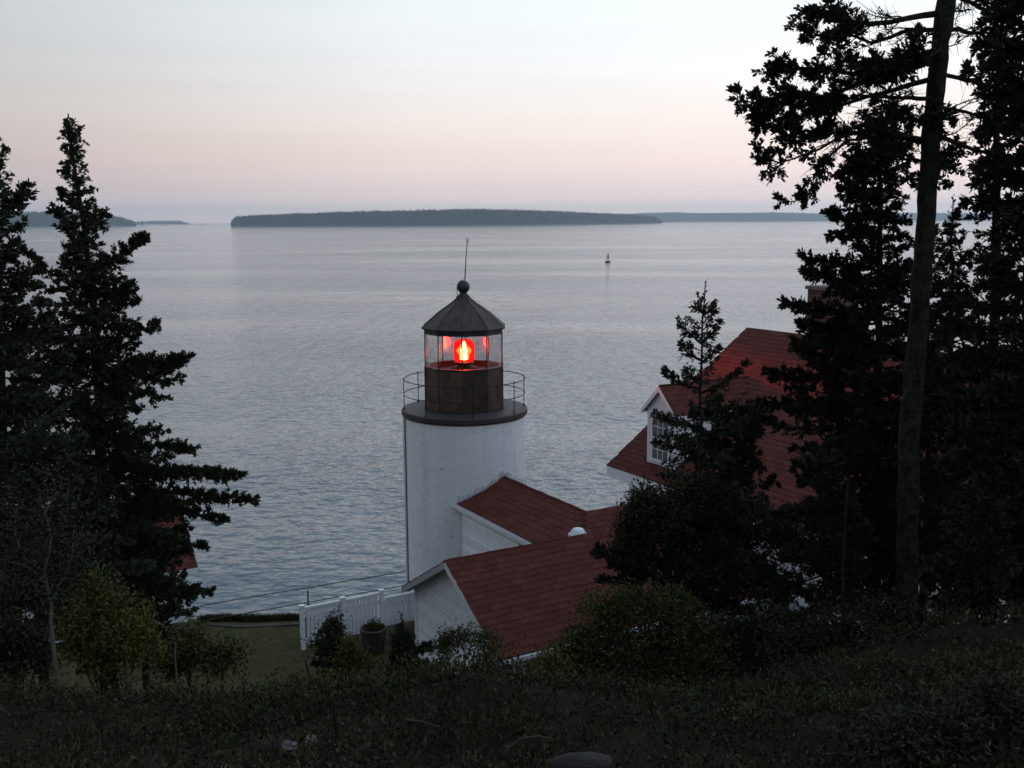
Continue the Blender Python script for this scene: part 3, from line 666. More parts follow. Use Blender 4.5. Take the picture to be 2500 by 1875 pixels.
MB().tube([(xl + .06, -1.30, EZ - .1), (xl + .06, -1.30, 9.9)], .03, 8).build('downpipe', W_TRIM, PS)
# window high under the eave
wy0, wy1, wz0, wz1 = -5.5, -4.35, 12.05, 13.10
for lo, hi in (((xl + .06, wy0 - .07, wz0), (xl + .108, wy0, wz1)), ((xl + .06, wy1, wz0), (xl + .108, wy1 + .07, wz1)), ((xl + .06, wy0 - .07, wz1), (xl + .108, wy1 + .07, wz1 + .08)), ((xl + .04, wy0 - .1, wz0 - .06), (xl + .108, wy1 + .1, wz0))):
    MB().box(lo, hi).build('window_frame', W_TRIM, PS)
for k_ in range(3):
    a_ = wy0 + k_ * (wy1 - wy0) / 3
    MB().box((xl + .085, a_ + .012, wz0 + .001), (xl + .095, a_ + (wy1 - wy0) / 3 - .012, wz1 - .001)).build('window_pane', DGLASS, PS)
    if k_: MB().box((xl + .075, a_ - .012, wz0), (xl + .1, a_ + .012, wz1)).build('glazing_bar', W_TRIM, PS)
# stepped flashing and bent wire where the roof meets the tower
r = np.random.default_rng(31)
for i in range(26):
    f_ = i / 25; x_ = xl + .05 + f_ * (HW * 2 - .12)
    z_ = RZ - abs(x_ - RX) * (RZ - EZ) / HW
    yy = -math.sqrt(max(RT * RT - x_ * x_, .01)) - .012
    hgt = r.uniform(.05, .15)
    ta = -x_ / max(-yy, .3)
    mm = MB()
    k_ = r.integers(3)
    p0 = np.array([x_, yy, z_ + .005])
    if k_ == 0: mm.tube([p0, p0 + (r.normal(0, .01), 0, hgt)], .006, 4)
    elif k_ == 1: mm.tube([p0, p0 + (0, 0, hgt), p0 + (.07, -.005, hgt + .02), p0 + (.075, -.005, .03)], .006, 4)
    else: mm.tube([p0, p0 + (-.03, 0, hgt * .6), p0 + (.02, -.01, hgt), p0 + (.05, -.01, hgt * .7)], .006, 4)
    mm.build('flashing_wire', DARK_METAL, PS)
    MB().box((x_ - .045, yy - .02, z_ - .02), (x_ + .045, yy + .03, z_ + .035)).build('flashing_step', GREY_TRIM, PS)
# white dome vent on the front slope
def on_slope_B(px, py):
    lo, hi = 15., 30.
    for _ in range(50):
        m_ = (lo + hi) / 2; p = at(px, py, m_); q = local_of(p)
        zz = RZ - abs(q[1] - yB) * (RZ - EZ) / HW
        if p[2] > zz: lo = m_
        else: hi = m_
    return q[0], q[1], zz
dx, dy, dz_ = on_slope_B(1411, 1314)
dome = MB().lathe([(.20, -.06), (.20, .03), (.215, .035), (.215, .075), (.20, .09), (.165, .10), (.15, .17), (.11, .215), (.05, .235), (.005, .24)], 28, (dx, dy, dz_)).build('dome_vent', VENTW, PS, True)
MB().ring(.205, dz_ + .095, .012, 32, (dx, dy)).build('dome_band', GREY_TRIM, PS)

# ------------------------------------------------------------------ near shed with the big red roof
SH = frame_root('shed', 'low white clapboard shed with broad red shingle roof nearest the hillside', 'shed')
sy0, sy1, sx0, sx1 = -8.61, -4.27, -3.80, 3.30
srx, srz, sez = (sy0 + sy1) / 2, 13.72, 12.5
hw = (sy1 - sy0) / 2; wx = sx0 + .24
slab([(sx0, sy0, sez), (sx1, sy0, sez), (sx1, srx, srz), (sx0, srx, srz)], .09).build('roof_deck', RED_DECK, SH)
slab([(sx0, srx, srz), (sx1, srx, srz), (sx1, sy1, sez), (sx0, sy1, sez)], .09).build('roof_deck', RED_DECK, SH)
sl = math.hypot(hw, srz - sez)
shingles(SH, (sx0 - .02, sy0 - .03, sez - .014), (1, 0, 0), (0, hw, srz - sez), sx1 - sx0 + .02, sl + .03, single=300, seed=6)
shingles(SH, (sx1, sy1 + .02, sez - .01), (-1, 0, 0), (0, -hw, srz - sez), sx1 - sx0, sl + .02, single=0, seed=7, inside=lambda p: not (xl < p[0] < 3.4))
for i in range(29):
    x_ = sx0 - .02 + i * .235
    MB().prism([(x_, srx - .12, srz - .045), (x_, srx, srz + .024), (x_, srx + .12, srz - .045), (x_, srx, srz - .005)], (.228, 0, .003)).build('ridge_cap', SHINGLE, SH)
# walls
MB().prism([(wx, sy0 + .22, 9.6), (wx, sy1 - .22, 9.6), (wx, sy1 - .22, sez + .02), (wx, srx, srz - .13), (wx, sy0 + .22, sez + .02)], (6.6, 0, 0)).build('wall', W_PAINT, SH)
gl_ = lambda z_: ((sy0 + .22, sy1 - .22) if z_ < sez + .02 else (lambda f_: (srx - (hw - .22) * f_, srx + (hw - .22) * f_))(max(0, (srz - .13 - z_) / (srz - .13 - sez - .02))))
clapboards(SH, gl_, 10.3, srz - .15, .105, lambda s_, z_, off: np.array([wx - .002 - off, s_, z_]))
clapboards(SH, lambda z_: (wx, 3.0), 10.3, sez - .1, .12, lambda s_, z_, off: np.array([s_, sy0 + .218 - off, z_]))
MB().box((wx - .035, sy0 + .185, 10.2), (wx - .0215, sy0 + .30, sez)).build('corner_board', W_TRIM, SH)
MB().box((wx - .035, sy1 - .30, 10.2), (wx - .0215, sy1 - .185, sez)).build('corner_board', W_TRIM, SH)
# rake boards and soffits on the gable
for sgn, ye in ((-1, sy0), (1, sy1)):
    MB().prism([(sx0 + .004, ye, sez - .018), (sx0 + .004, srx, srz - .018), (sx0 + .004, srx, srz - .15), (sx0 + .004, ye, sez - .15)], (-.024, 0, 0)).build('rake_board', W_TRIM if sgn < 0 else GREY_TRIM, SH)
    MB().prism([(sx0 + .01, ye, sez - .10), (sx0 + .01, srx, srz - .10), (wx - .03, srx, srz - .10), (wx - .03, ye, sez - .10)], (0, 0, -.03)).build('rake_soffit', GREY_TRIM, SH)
prof_g = [(sy0 - .10, sez - .10), (sy0 - .014, sez - .10), (sy0 - .014, sez - .03), (sy0 - .026, sez - .03), (sy0 - .026, sez - .09), (sy0 - .085, sez - .09), (sy0 - .092, sez - .012), (sy0 - .108, sez - .012)]
MB().prism([(sx0 + .0, a_, b_) for a_, b_ in prof_g], (sx1 - sx0 - .1, 0, 0)).build('gutter', W_TRIM, SH)
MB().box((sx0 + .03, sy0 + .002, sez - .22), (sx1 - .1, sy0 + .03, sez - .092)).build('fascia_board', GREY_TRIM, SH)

# ------------------------------------------------------------------ keeper's house
KH = frame_root('keeper_house', 'large keeper house with steep red roof, white dormer and brick chimney behind the spruces', 'house')
hx0, hx1, hrx, hrz, hez = 3.0, 12.5, 7.75, 17.36, 14.0
hy0, hy1 = -13.5, -2.39
sp_ = (hrz - hez) / (hrx - hx0)
MB().prism([(hx0 + .45, hy1 - .35, 9.0), (hx1 - .45, hy1 - .35, 9.0), (hx1 - .45, hy1 - .35, hez + .2), (hrx, hy1 - .35, hrz - .15), (hx0 + .45, hy1 - .35, hez + .2)], (0, hy0 - hy1 + .7, 0)).build('wall', W_PAINT, KH)
slab([(hx0, hy0, hez), (hrx, hy0, hrz), (hrx, hy1, hrz), (hx0, hy1, hez)], .10).build('roof_deck', RED_DECK, KH)
slab([(hx1, hy1, hez), (hrx, hy1, hrz), (hrx, hy0, hrz), (hx1, hy0, hez)], .10).build('roof_deck', RED_DECK, KH)
dyc, dez, drz, dfx, dh = -4.11, 15.70, 16.31, 3.42, .62
drx_end = hx0 + (drz - hez) / sp_
in_dorm = lambda p: dfx - .02 < p[0] < drx_end and abs(p[1] - dyc) < dh - .05 and p[2] < drz - max(0, abs(p[1] - dyc)) * (drz - dez) / dh
sl = math.hypot(hrx - hx0, hrz - hez)
shingles(KH, (hx0 - .03, hy1 + .02, hez - .02), (0, -1, 0), (hrx - hx0, 0, hrz - hez), 9.0, sl + .03, w=.30, e=.16, single=300, inside=lambda p: not in_dorm(p), seed=8)
for i in range(38):
    y_ = hy1 - i * .235
    MB().prism([(hrx - .12, y_, hrz - .07), (hrx, y_, hrz + .022), (hrx + .12, y_, hrz - .07), (hrx, y_, hrz - .01)], (0, -.228, .003)).build('ridge_cap', SHINGLE, KH)
MB().prism([(hx0, hy1 + .002, hez - .02), (hrx, hy1 + .002, hrz - .02), (hrx, hy1 + .002, hrz - .2), (hx0, hy1 + .002, hez - .2)], (0, .026, 0)).build('rake_board', W_TRIM, KH)
MB().box((hx0 - .03, hy0, hez - .30), (hx0 + .0, hy1, hez - .025)).build('fascia_board', W_TRIM, KH)
MB().box((hx0 + .003, hy0, hez - .30), (hx0 + .45, hy1 - .002, hez - .27)).build('eave_soffit', W_TRIM, KH)
clapboards(KH, lambda z_: (hy0 + .4, hy1 - .35), 10.2, hez - .3, .13, lambda s_, z_, off: np.array([hx0 + .448 - off, s_, z_]))
# dormer
zb_ = 14.1
dorm = MB().prism([(dfx, dyc - dh + .08, zb_), (dfx, dyc + dh - .08, zb_), (dfx, dyc + dh - .08, dez), (dfx, dyc, drz - .08), (dfx, dyc - dh + .08, dez)], (drx_end - dfx - .3, 0, 0)).build('dormer', W_PAINT, KH)
gl_ = lambda z_: ((dyc - dh + .08, dyc + dh - .08) if z_ < dez - .02 else (lambda f_: (dyc - (dh - .08) * f_, dyc + (dh - .08) * f_))(max(0, (drz - .09 - z_) / (drz - .09 - dez + .02))))
clapboards(dorm, gl_, 14.28, drz - .10, .10, lambda s_, z_, off: np.array([dfx - .002 - off, s_, z_]))
yR = dyc - dh + .08
zr_at = lambda x_: hez + (x_ - hx0) * sp_
def side_lim(z_):
    return (dfx, min(hx0 + (z_ - hez) / sp_ + .02, drx_end - .2))
clapboards(dorm, side_lim, 14.34, dez - .02, .105, lambda s_, z_, off: np.array([s_, yR - .002 - off, z_]))
MB().box((dfx - .034, yR - .03, 14.25), (dfx + .10, yR - .0215, dez)).build('corner_board', W_TRIM, dorm)
MB().box((dfx - .034, yR - .029, 14.25), (dfx - .0215, yR + .09, dez)).build('corner_board', W_TRIM, dorm)
MB().box((dfx - .034, dyc + dh - .17, 14.25), (dfx - .0215, dyc + dh - .08, dez)).build('corner_board', W_TRIM, dorm)
ov = .12
for sgn in (-1, 1):
    e_ = np.array([dfx - ov, dyc + sgn * (dh + .07), dez - .05]); t_ = np.array([dfx - ov, dyc, drz])
    e2 = np.array([hx0 + (dez - .05 - hez) / sp_, e_[1], dez - .05]); t2 = np.array([drx_end, dyc, drz])
    slab([e_, e2, t2, t_], .06).build('dormer_roof', RED_DECK, dorm)
    up = t_ - e_; L_ = np.linalg.norm(up)
    shingles(dorm, e_, (1, 0, 0), up, 3.1, L_, w=.26, e=.15, single=80 if sgn < 0 else 0, seed=9 + sgn, inside=lambda p: zr_at(p[0]) < p[2] + .03)
    MB().prism([e_ + (.002, 0, -.01), t_ + (.002, 0, -.01), t_ + (.002, 0, -.13), e_ + (.002, 0, -.13)], (-.022, 0, 0)).build('rake_board', W_TRIM, dorm)
    MB().prism([e_ + (.05, 0, -.065), t_ + (.05, 0, -.065), t_ + (ov - .025, 0, -.065), e_ + (ov - .025, 0, -.065)], (0, 0, -.03)).build('rake_soffit', GREY_TRIM, dorm)
    MB().prism([e_ + (0, 0, -.005), e2 + (0, 0, -.005), e2 + (0, 0, -.10), e_ + (0, 0, -.10)], (0, sgn * .022, 0)).build('eave_board', W_TRIM, dorm)
wy0, wy1, wz0, wz1 = dyc - .31, dyc + .31, 14.42, 15.52
xf = dfx - .022
for lo, hi in (((xf - .035, wy0 - .08, wz0), (xf, wy0, wz1)), ((xf - .035, wy1, wz0), (xf, wy1 + .08, wz1)), ((xf - .04, wy0 - .10, wz1), (xf, wy1 + .10, wz1 + .09)), ((xf - .06, wy0 - .11, wz0 - .06), (xf, wy1 + .11, wz0))):
    MB().box(lo, hi).build('window_frame', W_TRIM, dorm)
zm = (wz0 + wz1) / 2
MB().box((xf - .03, wy0 + .001, zm - .02), (xf - .001, wy1 - .001, zm + .02)).build('sash_rail', W_TRIM, dorm)
for row, (za, zc) in enumerate(((wz0, zm - .02), (zm + .02, wz1))):
    for k_ in range(3):
        for j_ in range(2):
            a_ = wy0 + k_ * .62 / 3; c0 = za + j_ * (zc - za) / 2
            MB().box((xf - .014, a_ + .009, c0 + .009), (xf - .004, a_ + .62 / 3 - .009, c0 + (zc - za) / 2 - .009)).build('window_pane', DGLASS, dorm)
    for k_ in (1, 2): MB().box((xf - .022, wy0 + k_ * .62 / 3 - .0088, za), (xf - .002, wy0 + k_ * .62 / 3 + .0088, zc)).build('glazing_bar', W_TRIM, dorm)
    MB().box((xf - .021, wy0, (za + zc) / 2 - .0088), (xf - .003, wy1, (za + zc) / 2 + .0088)).build('glazing_bar', W_TRIM, dorm)
# chimney
cy0, cy1, cx0, cx1, ctop = -5.98, -5.02, 7.35, 8.15, 18.62
ch = MB().box((cx0 + .008, cy0 + .008, 16.6), (cx1 - .008, cy1 - .008, ctop)).build('chimney', MORTAR, KH)
mm = MB(); r = np.random.default_rng(4)
zc = 16.8; i = 0
while zc < ctop - .02:
    for (o_, d_, L_, nrm) in (((cx0, cy0), (0, 1), cy1 - cy0, (-1, 0)), ((cx1, cy0), (0, 1), cy1 - cy0, (1, 0)), ((cx0, cy0), (1, 0), cx1 - cx0, (0, -1)), ((cx0, cy1), (1, 0), cx1 - cx0, (0, 1))):
        s_ = -.1 * (i % 2)
        while s_ < L_ - .02:
            a_, b_ = max(s_, 0), min(s_ + .195, L_)
            if b_ - a_ > .03:
                p0 = np.array(o_) + np.array(d_) * a_; p1 = np.array(o_) + np.array(d_) * b_; nn = np.array(nrm) * .006; ni = -np.array(nrm) * .01
                q = [p0 + ni, p1 + ni, p1 + nn, p0 + nn]
                mm.prism([(x_, y_, zc) for x_, y_ in q], (0, 0, .062))
            s_ += .205
    zc += .073; i += 1
tag(mm.build('chimney_bricks', BRICKM, ch), kind='stuff')
mm = MB(); mm.box((cx0 - .05, cy0 - .05, ctop), (cx1 + .05, cy1 + .05, ctop + .09)); mm.build('chimney_cap', MORTAR, ch)

# ------------------------------------------------------------------ outbuilding at left, seen between spruce branches
lp = at(483, 1384, 25.6); LB = empty('outbuilding', (lp[0], lp[1], 9.8), YAW, 'small white outbuilding with red roof half hidden by the left spruce', 'shed')
z1 = lp[2] - 9.8; rz_ = z1 + 1.55; yw = 2.1
slab([(-5.2, 0, z1), (0, 0, z1), (0, yw, rz_), (-5.2, yw, rz_)], .08).build('roof_deck', RED_DECK, LB)
slab([(-5.2, yw, rz_), (0, yw, rz_), (0, 2 * yw, z1), (-5.2, 2 * yw, z1)], .08).build('roof_deck', RED_DECK, LB)
up = np.array([0, yw, rz_ - z1]); L_ = np.linalg.norm(up); up = up / L_
me = shingle_mesh(.27, L_ / 16); za = np.array([0, -up[2], up[1]]); lst = []
for i in range(16):
    for j in range(19):
        lst.append(mat4(np.array([1, 0, 0]), up, za, np.array([-.13 - j * .27 - .13 * (i % 2), 0, z1]) + up * (i * L_ / 16) + za * .004))
lst.sort(key=lambda m_: -m_[0, 3])
place_parts('shingle', me, lst, LB, 110, 'shingle_field', SHINGLE_J)
MB().prism([(-.28, .3, -1.2), (-.28, 2 * yw - .3, -1.2), (-.28, 2 * yw - .3, z1 + .05), (-.28, yw, rz_ - .12), (-.28, .3, z1 + .05)], (-4.6, 0, 0)).build('wall', W_PAINT, LB)
clapboards(LB, lambda z_: (-4.9, -.28), -.8, z1 - .1, .12, lambda s_, z_, off: np.array([s_, .298 - off, z_]))
MB().box((-5.2, -.03, z1 - .17), (0, 0, z1 - .016)).build('fascia_board', W_TRIM, LB)
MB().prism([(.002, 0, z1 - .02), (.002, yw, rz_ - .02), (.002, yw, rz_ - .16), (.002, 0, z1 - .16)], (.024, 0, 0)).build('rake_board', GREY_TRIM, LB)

# ------------------------------------------------------------------ white board fence, lower section beside the shed
FX = [-5.02, -3.98, -2.95]; FY = -1.02
def fence(name, label, xs_, y_, zb_, hgt, step, posts, group):
    o = empty(name, tuple(W(xs_[0], y_, zb_)), YAW, label, 'fence', group)
    L_ = xs_[-1] - xs_[0]
    for x_ in posts:
        p_ = x_ - xs_[0]
        mm = MB(); mm.box((p_ - .05, -.05, -.3), (p_ + .05, .05, hgt + .03)); mm.prism([(p_ - .065, -.065, hgt + .032), (p_ + .065, -.065, hgt + .032), (p_ + .065, .065, hgt + .032), (p_ - .065, .065, hgt + .032)], (0, 0, .03)); mm.build('post', W_TRIM, o)
    n_ = int(L_ / step)
    for i in range(n_):
        x_ = (i + .5) * L_ / n_
        if any(abs(x_ + xs_[0] - p_) < .075 for p_ in posts): continue
        MB().box((x_ - step * .41, -.012, .05), (x_ + step * .41, .010, hgt - .06)).build('picket', W_PAINT, o)
    MB().box((.05, -.035, hgt - .058), (L_ - .05, .04, hgt - .0)).build('top_rail', W_TRIM, o)
    MB().box((.05, .0105, .12), (L_ - .05, .045, .19)).build('bottom_rail', W_PAINT, o)
    MB().box((.05, .0105, hgt * .72), (L_ - .05, .045, hgt * .72 + .07)).build('middle_rail', W_PAINT, o)
    return o
fence('board_fence', 'tall white board fence with three capped posts on the terrace', FX, FY, 10.15, 1.02, .095, FX, 'white fences on the terrace')
fence('board_fence', 'lower white picket section between the tall fence and the shed wall', [-2.86, -1.55], FY + .1, 10.15, .82, .10, [], 'white fences on the terrace')

# ------------------------------------------------------------------ dark pipe railing at the cliff edge
PR = empty('pipe_railing', tuple(W(-11.5, 1.9, 8.62)), YAW, 'thin dark pipe railing along the cliff edge left of the tower', 'railing')
for z_ in (2.02, 1.60):
    MB().tube([(0, 0, z_ - .12), (5.2, 0, z_ - .06), (12.0, 0, z_ - .20)], .012, 6).build('rail', PIPE, PR)
for x_ in (2.9, 7.6, 12.0):
    MB().tube([(x_, 0, -.6), (x_, 0, 2.0 - .12 - .08 * x_ / 12)], .020, 6).build('post', PIPE, PR)

# concrete kerb along the lawn edge
kb = MB(); kpts = [at(500, 1535, 25.4), at(600, 1524, 25.2), at(740, 1508, 25.5)]
kk = MB()
for a_, b_ in zip(kpts[:-1], kpts[1:]):
    za_, zb2 = float(height(a_[0], a_[1])), float(height(b_[0], b_[1])); d_ = np.array([b_[0] - a_[0], b_[1] - a_[1]]); d_ = d_ / np.linalg.norm(d_); nn = np.array([-d_[1], d_[0]]) * .07
    kk.add([(a_[0] - nn[0], a_[1] - nn[1], za_ - .1), (b_[0] - nn[0], b_[1] - nn[1], zb2 - .1), (b_[0] + nn[0], b_[1] + nn[1], zb2 - .1), (a_[0] + nn[0], a_[1] + nn[1], za_ - .1),
            (a_[0] - nn[0], a_[1] - nn[1], za_ + .03), (b_[0] - nn[0], b_[1] - nn[1], zb2 + .03), (b_[0] + nn[0], b_[1] + nn[1], zb2 + .03), (a_[0] + nn[0], a_[1] + nn[1], za_ + .03)], [(3,2,1,0),(4,5,6,7),(0,1,5,4),(1,2,6,5),(2,3,7,6),(3,0,4,7)])
tag(kk.build('kerb', CONCRETE), kind='structure', label='pale concrete kerb along the lawn by the cliff')

# ------------------------------------------------------------------ planter
pp = at(913, 1583, 23.4); gz = float(height(pp[0], pp[1]))
PL = empty('barrel_planter', (pp[0], pp[1], gz - .02), 0, 'dark wooden half barrel planter with plants before the white fence', 'planter')
prof_b = [(.21, 0), (.25, .16), (.275, .30), (.29, .46), (.31, .60)]
for k_ in range(18):
    a0, a1 = 2 * math.pi * k_ / 18 + .012, 2 * math.pi * (k_ + 1) / 18 - .012
    V = []
    for (rr, zz) in prof_b:
        for rad in (rr, rr - .03): V += [(rad * math.sin(a0), -rad * math.cos(a0), zz), (rad * math.sin(a1), -rad * math.cos(a1), zz)]
    Fq = []
    for i in range(4): Fq += [(4*i, 4*i + 1, 4*i + 5, 4*i + 4), (4*i + 3, 4*i + 2, 4*i + 6, 4*i + 7), (4*i + 1, 4*i + 3, 4*i + 7, 4*i + 5), (4*i + 2, 4*i, 4*i + 4, 4*i + 6)]
    Fq += [(16, 17, 19, 18), (1, 0, 2, 3)]
    MB().add(V, Fq).build('stave', BARRELW, PL)
for z_, rr in ((.13, .25), (.34, .288)):
    MB().lathe([(rr - .004, z_), (rr + .006, z_), (rr + .012, z_ + .05), (rr + .002, z_ + .05)], 32, closed=True).build('hoop', DARK_METAL, PL)
MB().lathe([(.27, .592), (.325, .60), (.325, .645), (.27, .65)], 32, closed=True).build('rim', BARRELW, PL)
MB().lathe([(.27, .50), (.27, .58), (.01, .60)], 20).build('soil', SOIL, PL)

# ------------------------------------------------------------------ buoy
bp0 = at(1484, 640, 500)
BU = empty('bell_buoy', (bp0[0], 500, 0), R(20), 'small dark navigation buoy floating far out right of the lighthouse rod', 'buoy'); BU.rotation_euler[1] = R(2)
MB().lathe([(.6, -.6), (1.3, -.3), (1.35, .45), (1.2, .62), (.3, .66)], 20).build('float', BUOYM, BU)
mm = MB()
for a_ in range(4):
    th_ = a_ * math.pi / 2 + .5; x_, y_ = math.cos(th_), math.sin(th_)
    mm.tube([(.62 * x_, .62 * y_, .6), (.26 * x_, .26 * y_, 3.6)], .07, 5)
for z_, q in ((1.4, .53), (2.3, .42), (3.2, .31)): mm.ring(q, z_, .05, 12)
mm.build('tower_frame', BUOYM, BU)
MB().box((-.38, -.02, 2.0), (.38, .04, 3.5)).build('radar_plate', BUOYM, BU)
MB().tube([(-.95, 0, .6), (-.95, 0, 3.7)], .05, 5).build('staff', BUOYM, BU)
MB().lathe([(.3, 3.6), (.3, 3.7), (.14, 3.75), (.16, 4.3), (.05, 4.45)], 10).build('lamp', BUOYM, BU)

# ------------------------------------------------------------------ vegetation builders
def norm(a):
    return a / (np.linalg.norm(a, axis=-1, keepdims=True) + 1e-9)
def basis(D_):
    ref = np.where(np.abs(D_[:, 2:3]) < .9, np.array([[0, 0, 1.]]), np.array([[1., 0, 0]]))
    a = norm(np.cross(D_, ref)); return a, np.cross(D_, a)
class Plant:
    """gathers twig prisms and needle sprigs / leaves as arrays"""
    def __init__(s): s.wv = []; s.wf = []; s.wn = 0; s.sv = []; s.sn = 0; s.lv = []
    def seg(s, A, B, ra, rb, k=3):
        A, B = np.atleast_2d(A), np.atleast_2d(B); n_ = len(A); D_ = norm(B - A); a, b_ = basis(D_)
        ra = np.broadcast_to(np.asarray(ra, float), (n_,))[:, None]; rb = np.broadcast_to(np.asarray(rb, float), (n_,))[:, None]
        V = np.zeros((n_, 2 * k, 3))
        for j in range(k):
            th_ = 2 * math.pi * j / k; o_ = a * math.cos(th_) + b_ * math.sin(th_)
            V[:, j] = A + o_ * ra; V[:, k + j] = B + o_ * rb
        f_ = np.array([(j, (j + 1) % k, k + (j + 1) % k, k + j) for j in range(k)])
        s.wf.append((f_[None] + (s.wn + np.arange(n_) * 2 * k)[:, None, None]).reshape(-1, 4)); s.wv.append(V.reshape(-1, 3)); s.wn += n_ * 2 * k
    def path(s, pts, rad, k=6):
        pts = np.asarray(pts, float); n_ = len(pts); rad = np.asarray(rad, float)
        t = norm(np.gradient(pts, axis=0)); a, b_ = basis(t)
        V = np.zeros((n_, k, 3))
        for j in range(k):
            th_ = 2 * math.pi * j / k; V[:, j] = pts + rad[:, None] * (a * math.cos(th_) + b_ * math.sin(th_))
        f_ = np.array([(i * k + j, i * k + (j + 1) % k, (i + 1) * k + (j + 1) % k, (i + 1) * k + j) for i in range(n_ - 1) for j in range(k)])
        s.wf.append(f_ + s.wn); s.wv.append(V.reshape(-1, 3)); s.wn += n_ * k
    def sprig(s, A, D_, L_, w_):
        n_ = len(A); a, b_ = basis(D_); L_ = np.broadcast_to(np.asarray(L_, float), (n_,))[:, None]; w_ = np.broadcast_to(np.asarray(w_, float), (n_,))[:, None]
        V = np.zeros((n_, 4, 3)); m_ = A + D_ * L_ * .6; th_ = rng.uniform(0, 6.283, n_)[:, None]
        sd = a * np.cos(th_) + b_ * np.sin(th_); up_ = np.cross(sd, D_)
        V[:, 0] = A; V[:, 1] = m_ + sd * w_ * 1.25 + up_ * w_ * .5; V[:, 2] = A + D_ * L_; V[:, 3] = m_ - sd * w_ * 1.25 + up_ * w_ * .5
        s.sv.append(V)
    def leaf(s, A, D_, Nn, L_, w_):
        n_ = len(A); sd = norm(np.cross(D_, Nn)); Nn = np.cross(sd, D_); L_ = np.broadcast_to(np.asarray(L_, float), (n_,))[:, None]; w_ = np.broadcast_to(np.asarray(w_, float), (n_,))[:, None]
        V = np.zeros((n_, 4, 3)); m_ = A + D_ * L_ * .5
        V[:, 0] = A; V[:, 1] = m_ + sd * w_ + Nn * w_ * .25; V[:, 2] = A + D_ * L_; V[:, 3] = m_ - sd * w_ + Nn * w_ * .25
        s.lv.append(V)
    def wood_mesh(s, name, mat, off=(0, 0, 0)):
        return mesh_np(name, np.concatenate(s.wv) - np.asarray(off), np.concatenate(s.wf), mat, True)
    def sprig_mesh(s, name, mat, off=(0, 0, 0)):
        V = np.concatenate(s.sv); n_ = len(V)
        f_ = np.array([(0, 1, 2), (0, 2, 3)])
        return mesh_np(name, V.reshape(-1, 3) - np.asarray(off), (f_[None] + (np.arange(n_) * 4)[:, None, None]).reshape(-1, 3), mat)
    def leaf_mesh(s, name, mat, off=(0, 0, 0)):
        V = np.concatenate(s.lv); n_ = len(V)
        f_ = np.array([(0, 1, 2), (0, 2, 3)])
        return mesh_np(name, V.reshape(-1, 3) - np.asarray(off), (f_[None] + (np.arange(n_) * 4)[:, None, None]).reshape(-1, 3), mat)
TRIS = [0]
def twigs(pl, pts, r, start, spacing, tlen, sprig, dens=1.0, flat=.6, wr=.004, bare=0.0, droop=.0):
    """clothe a branch centre line with side twigs and needle sprigs"""
    pts = np.asarray(pts, float); seg = np.linalg.norm(np.diff(pts, axis=0), axis=1); cum = np.concatenate([[0], np.cumsum(seg)]); L_ = cum[-1]
    n_ = max(4, int(L_ * (1 - start) / spacing * 3.2))
    s_ = np.sort(r.uniform(start, 1.0, n_)) * L_
    P_ = np.stack([np.interp(s_, cum, pts[:, i]) for i in range(3)], -1)
    T_ = norm(np.stack([np.interp(np.minimum(s_ + .05 * L_, L_), cum, pts[:, i]) - np.interp(np.maximum(s_ - .05 * L_, 0), cum, pts[:, i]) for i in range(3)], -1))
    a, b_ = basis(T_)                     # a horizontal side, b up-ish
    sgn = np.where(r.random(n_) < .5, -1, 1)
    psi = r.normal(0, flat, n_)
    side = a * (np.cos(psi) * sgn)[:, None] + b_ * np.sin(psi)[:, None] * np.sign(b_[:, 2:3] + 1e-6)
    fwd = r.uniform(.45, 1.0, n_)[:, None]
    D_ = norm(side + T_ * fwd + np.array([0, 0, -droop]))
    f_ = s_ / L_
    tl = tlen * (1.08 - .75 * f_) * r.uniform(.3, 1.2, n_)
    E_ = P_ + D_ * tl[:, None]
    pl.seg(P_, E_, wr, wr * .4)
    keep = r.random(n_) >= bare
    P_, D_, tl, E_ = P_[keep], D_[keep], tl[keep], E_[keep]
    n_ = len(P_)
    if n_ == 0: return
    per = max(3, int(dens * tlen / sprig * 4.6))
    for k_ in range(per):
        q = r.uniform(.05, 1, n_)[:, None]
        A = P_ + (E_ - P_) * q
        a2, b2 = basis(D_); ph = r.uniform(0, 2 * math.pi, n_)[:, None]
        d2 = norm(D_ * r.uniform(.7, 1.3, n_)[:, None] + (a2 * np.cos(ph) + b2 * np.sin(ph)) * .8 + np.array([0, 0, .15]))
        pl.sprig(A, d2, sprig * r.uniform(.5, 1.35, n_), sprig * r.uniform(.15, .22, n_))
    pl.sprig(E_ - D_ * sprig * .3, D_, sprig * r.uniform(1.0, 1.5, n_), sprig * .13)
    # sprigs right on the branch
    m_ = int(n_ * 2.5); s2 = r.uniform(start, 1, m_) * L_
    A = np.stack([np.interp(s2, cum, pts[:, i]) for i in range(3)], -1)
    i2 = np.clip(np.searchsorted(s_, s2), 0, len(T_) - 1); T2 = T_[i2]; a2, b2 = basis(T2); ph = r.uniform(0, 2 * math.pi, m_)[:, None]
    pl.sprig(A, norm(T2 * .7 + a2 * np.cos(ph) + b2 * np.sin(ph)), sprig * r.uniform(.7, 1.3, m_), sprig * .11)
def curve(p0, az_, L_, pitch, bend, r, n_=7, wig=.04):
    t = np.linspace(0, 1, n_); d_ = np.array([math.cos(az_), math.sin(az_), 0])
    z_ = t * math.tan(pitch) + bend * t * t
    pts = p0 + L_ * (t[:, None] * d_ + z_[:, None] * np.array([0, 0, 1.]))
    w = np.cumsum(r.normal(0, wig, (n_, 3)), 0) * L_ * .5; w[0] = 0
    return pts + w * t[:, None]
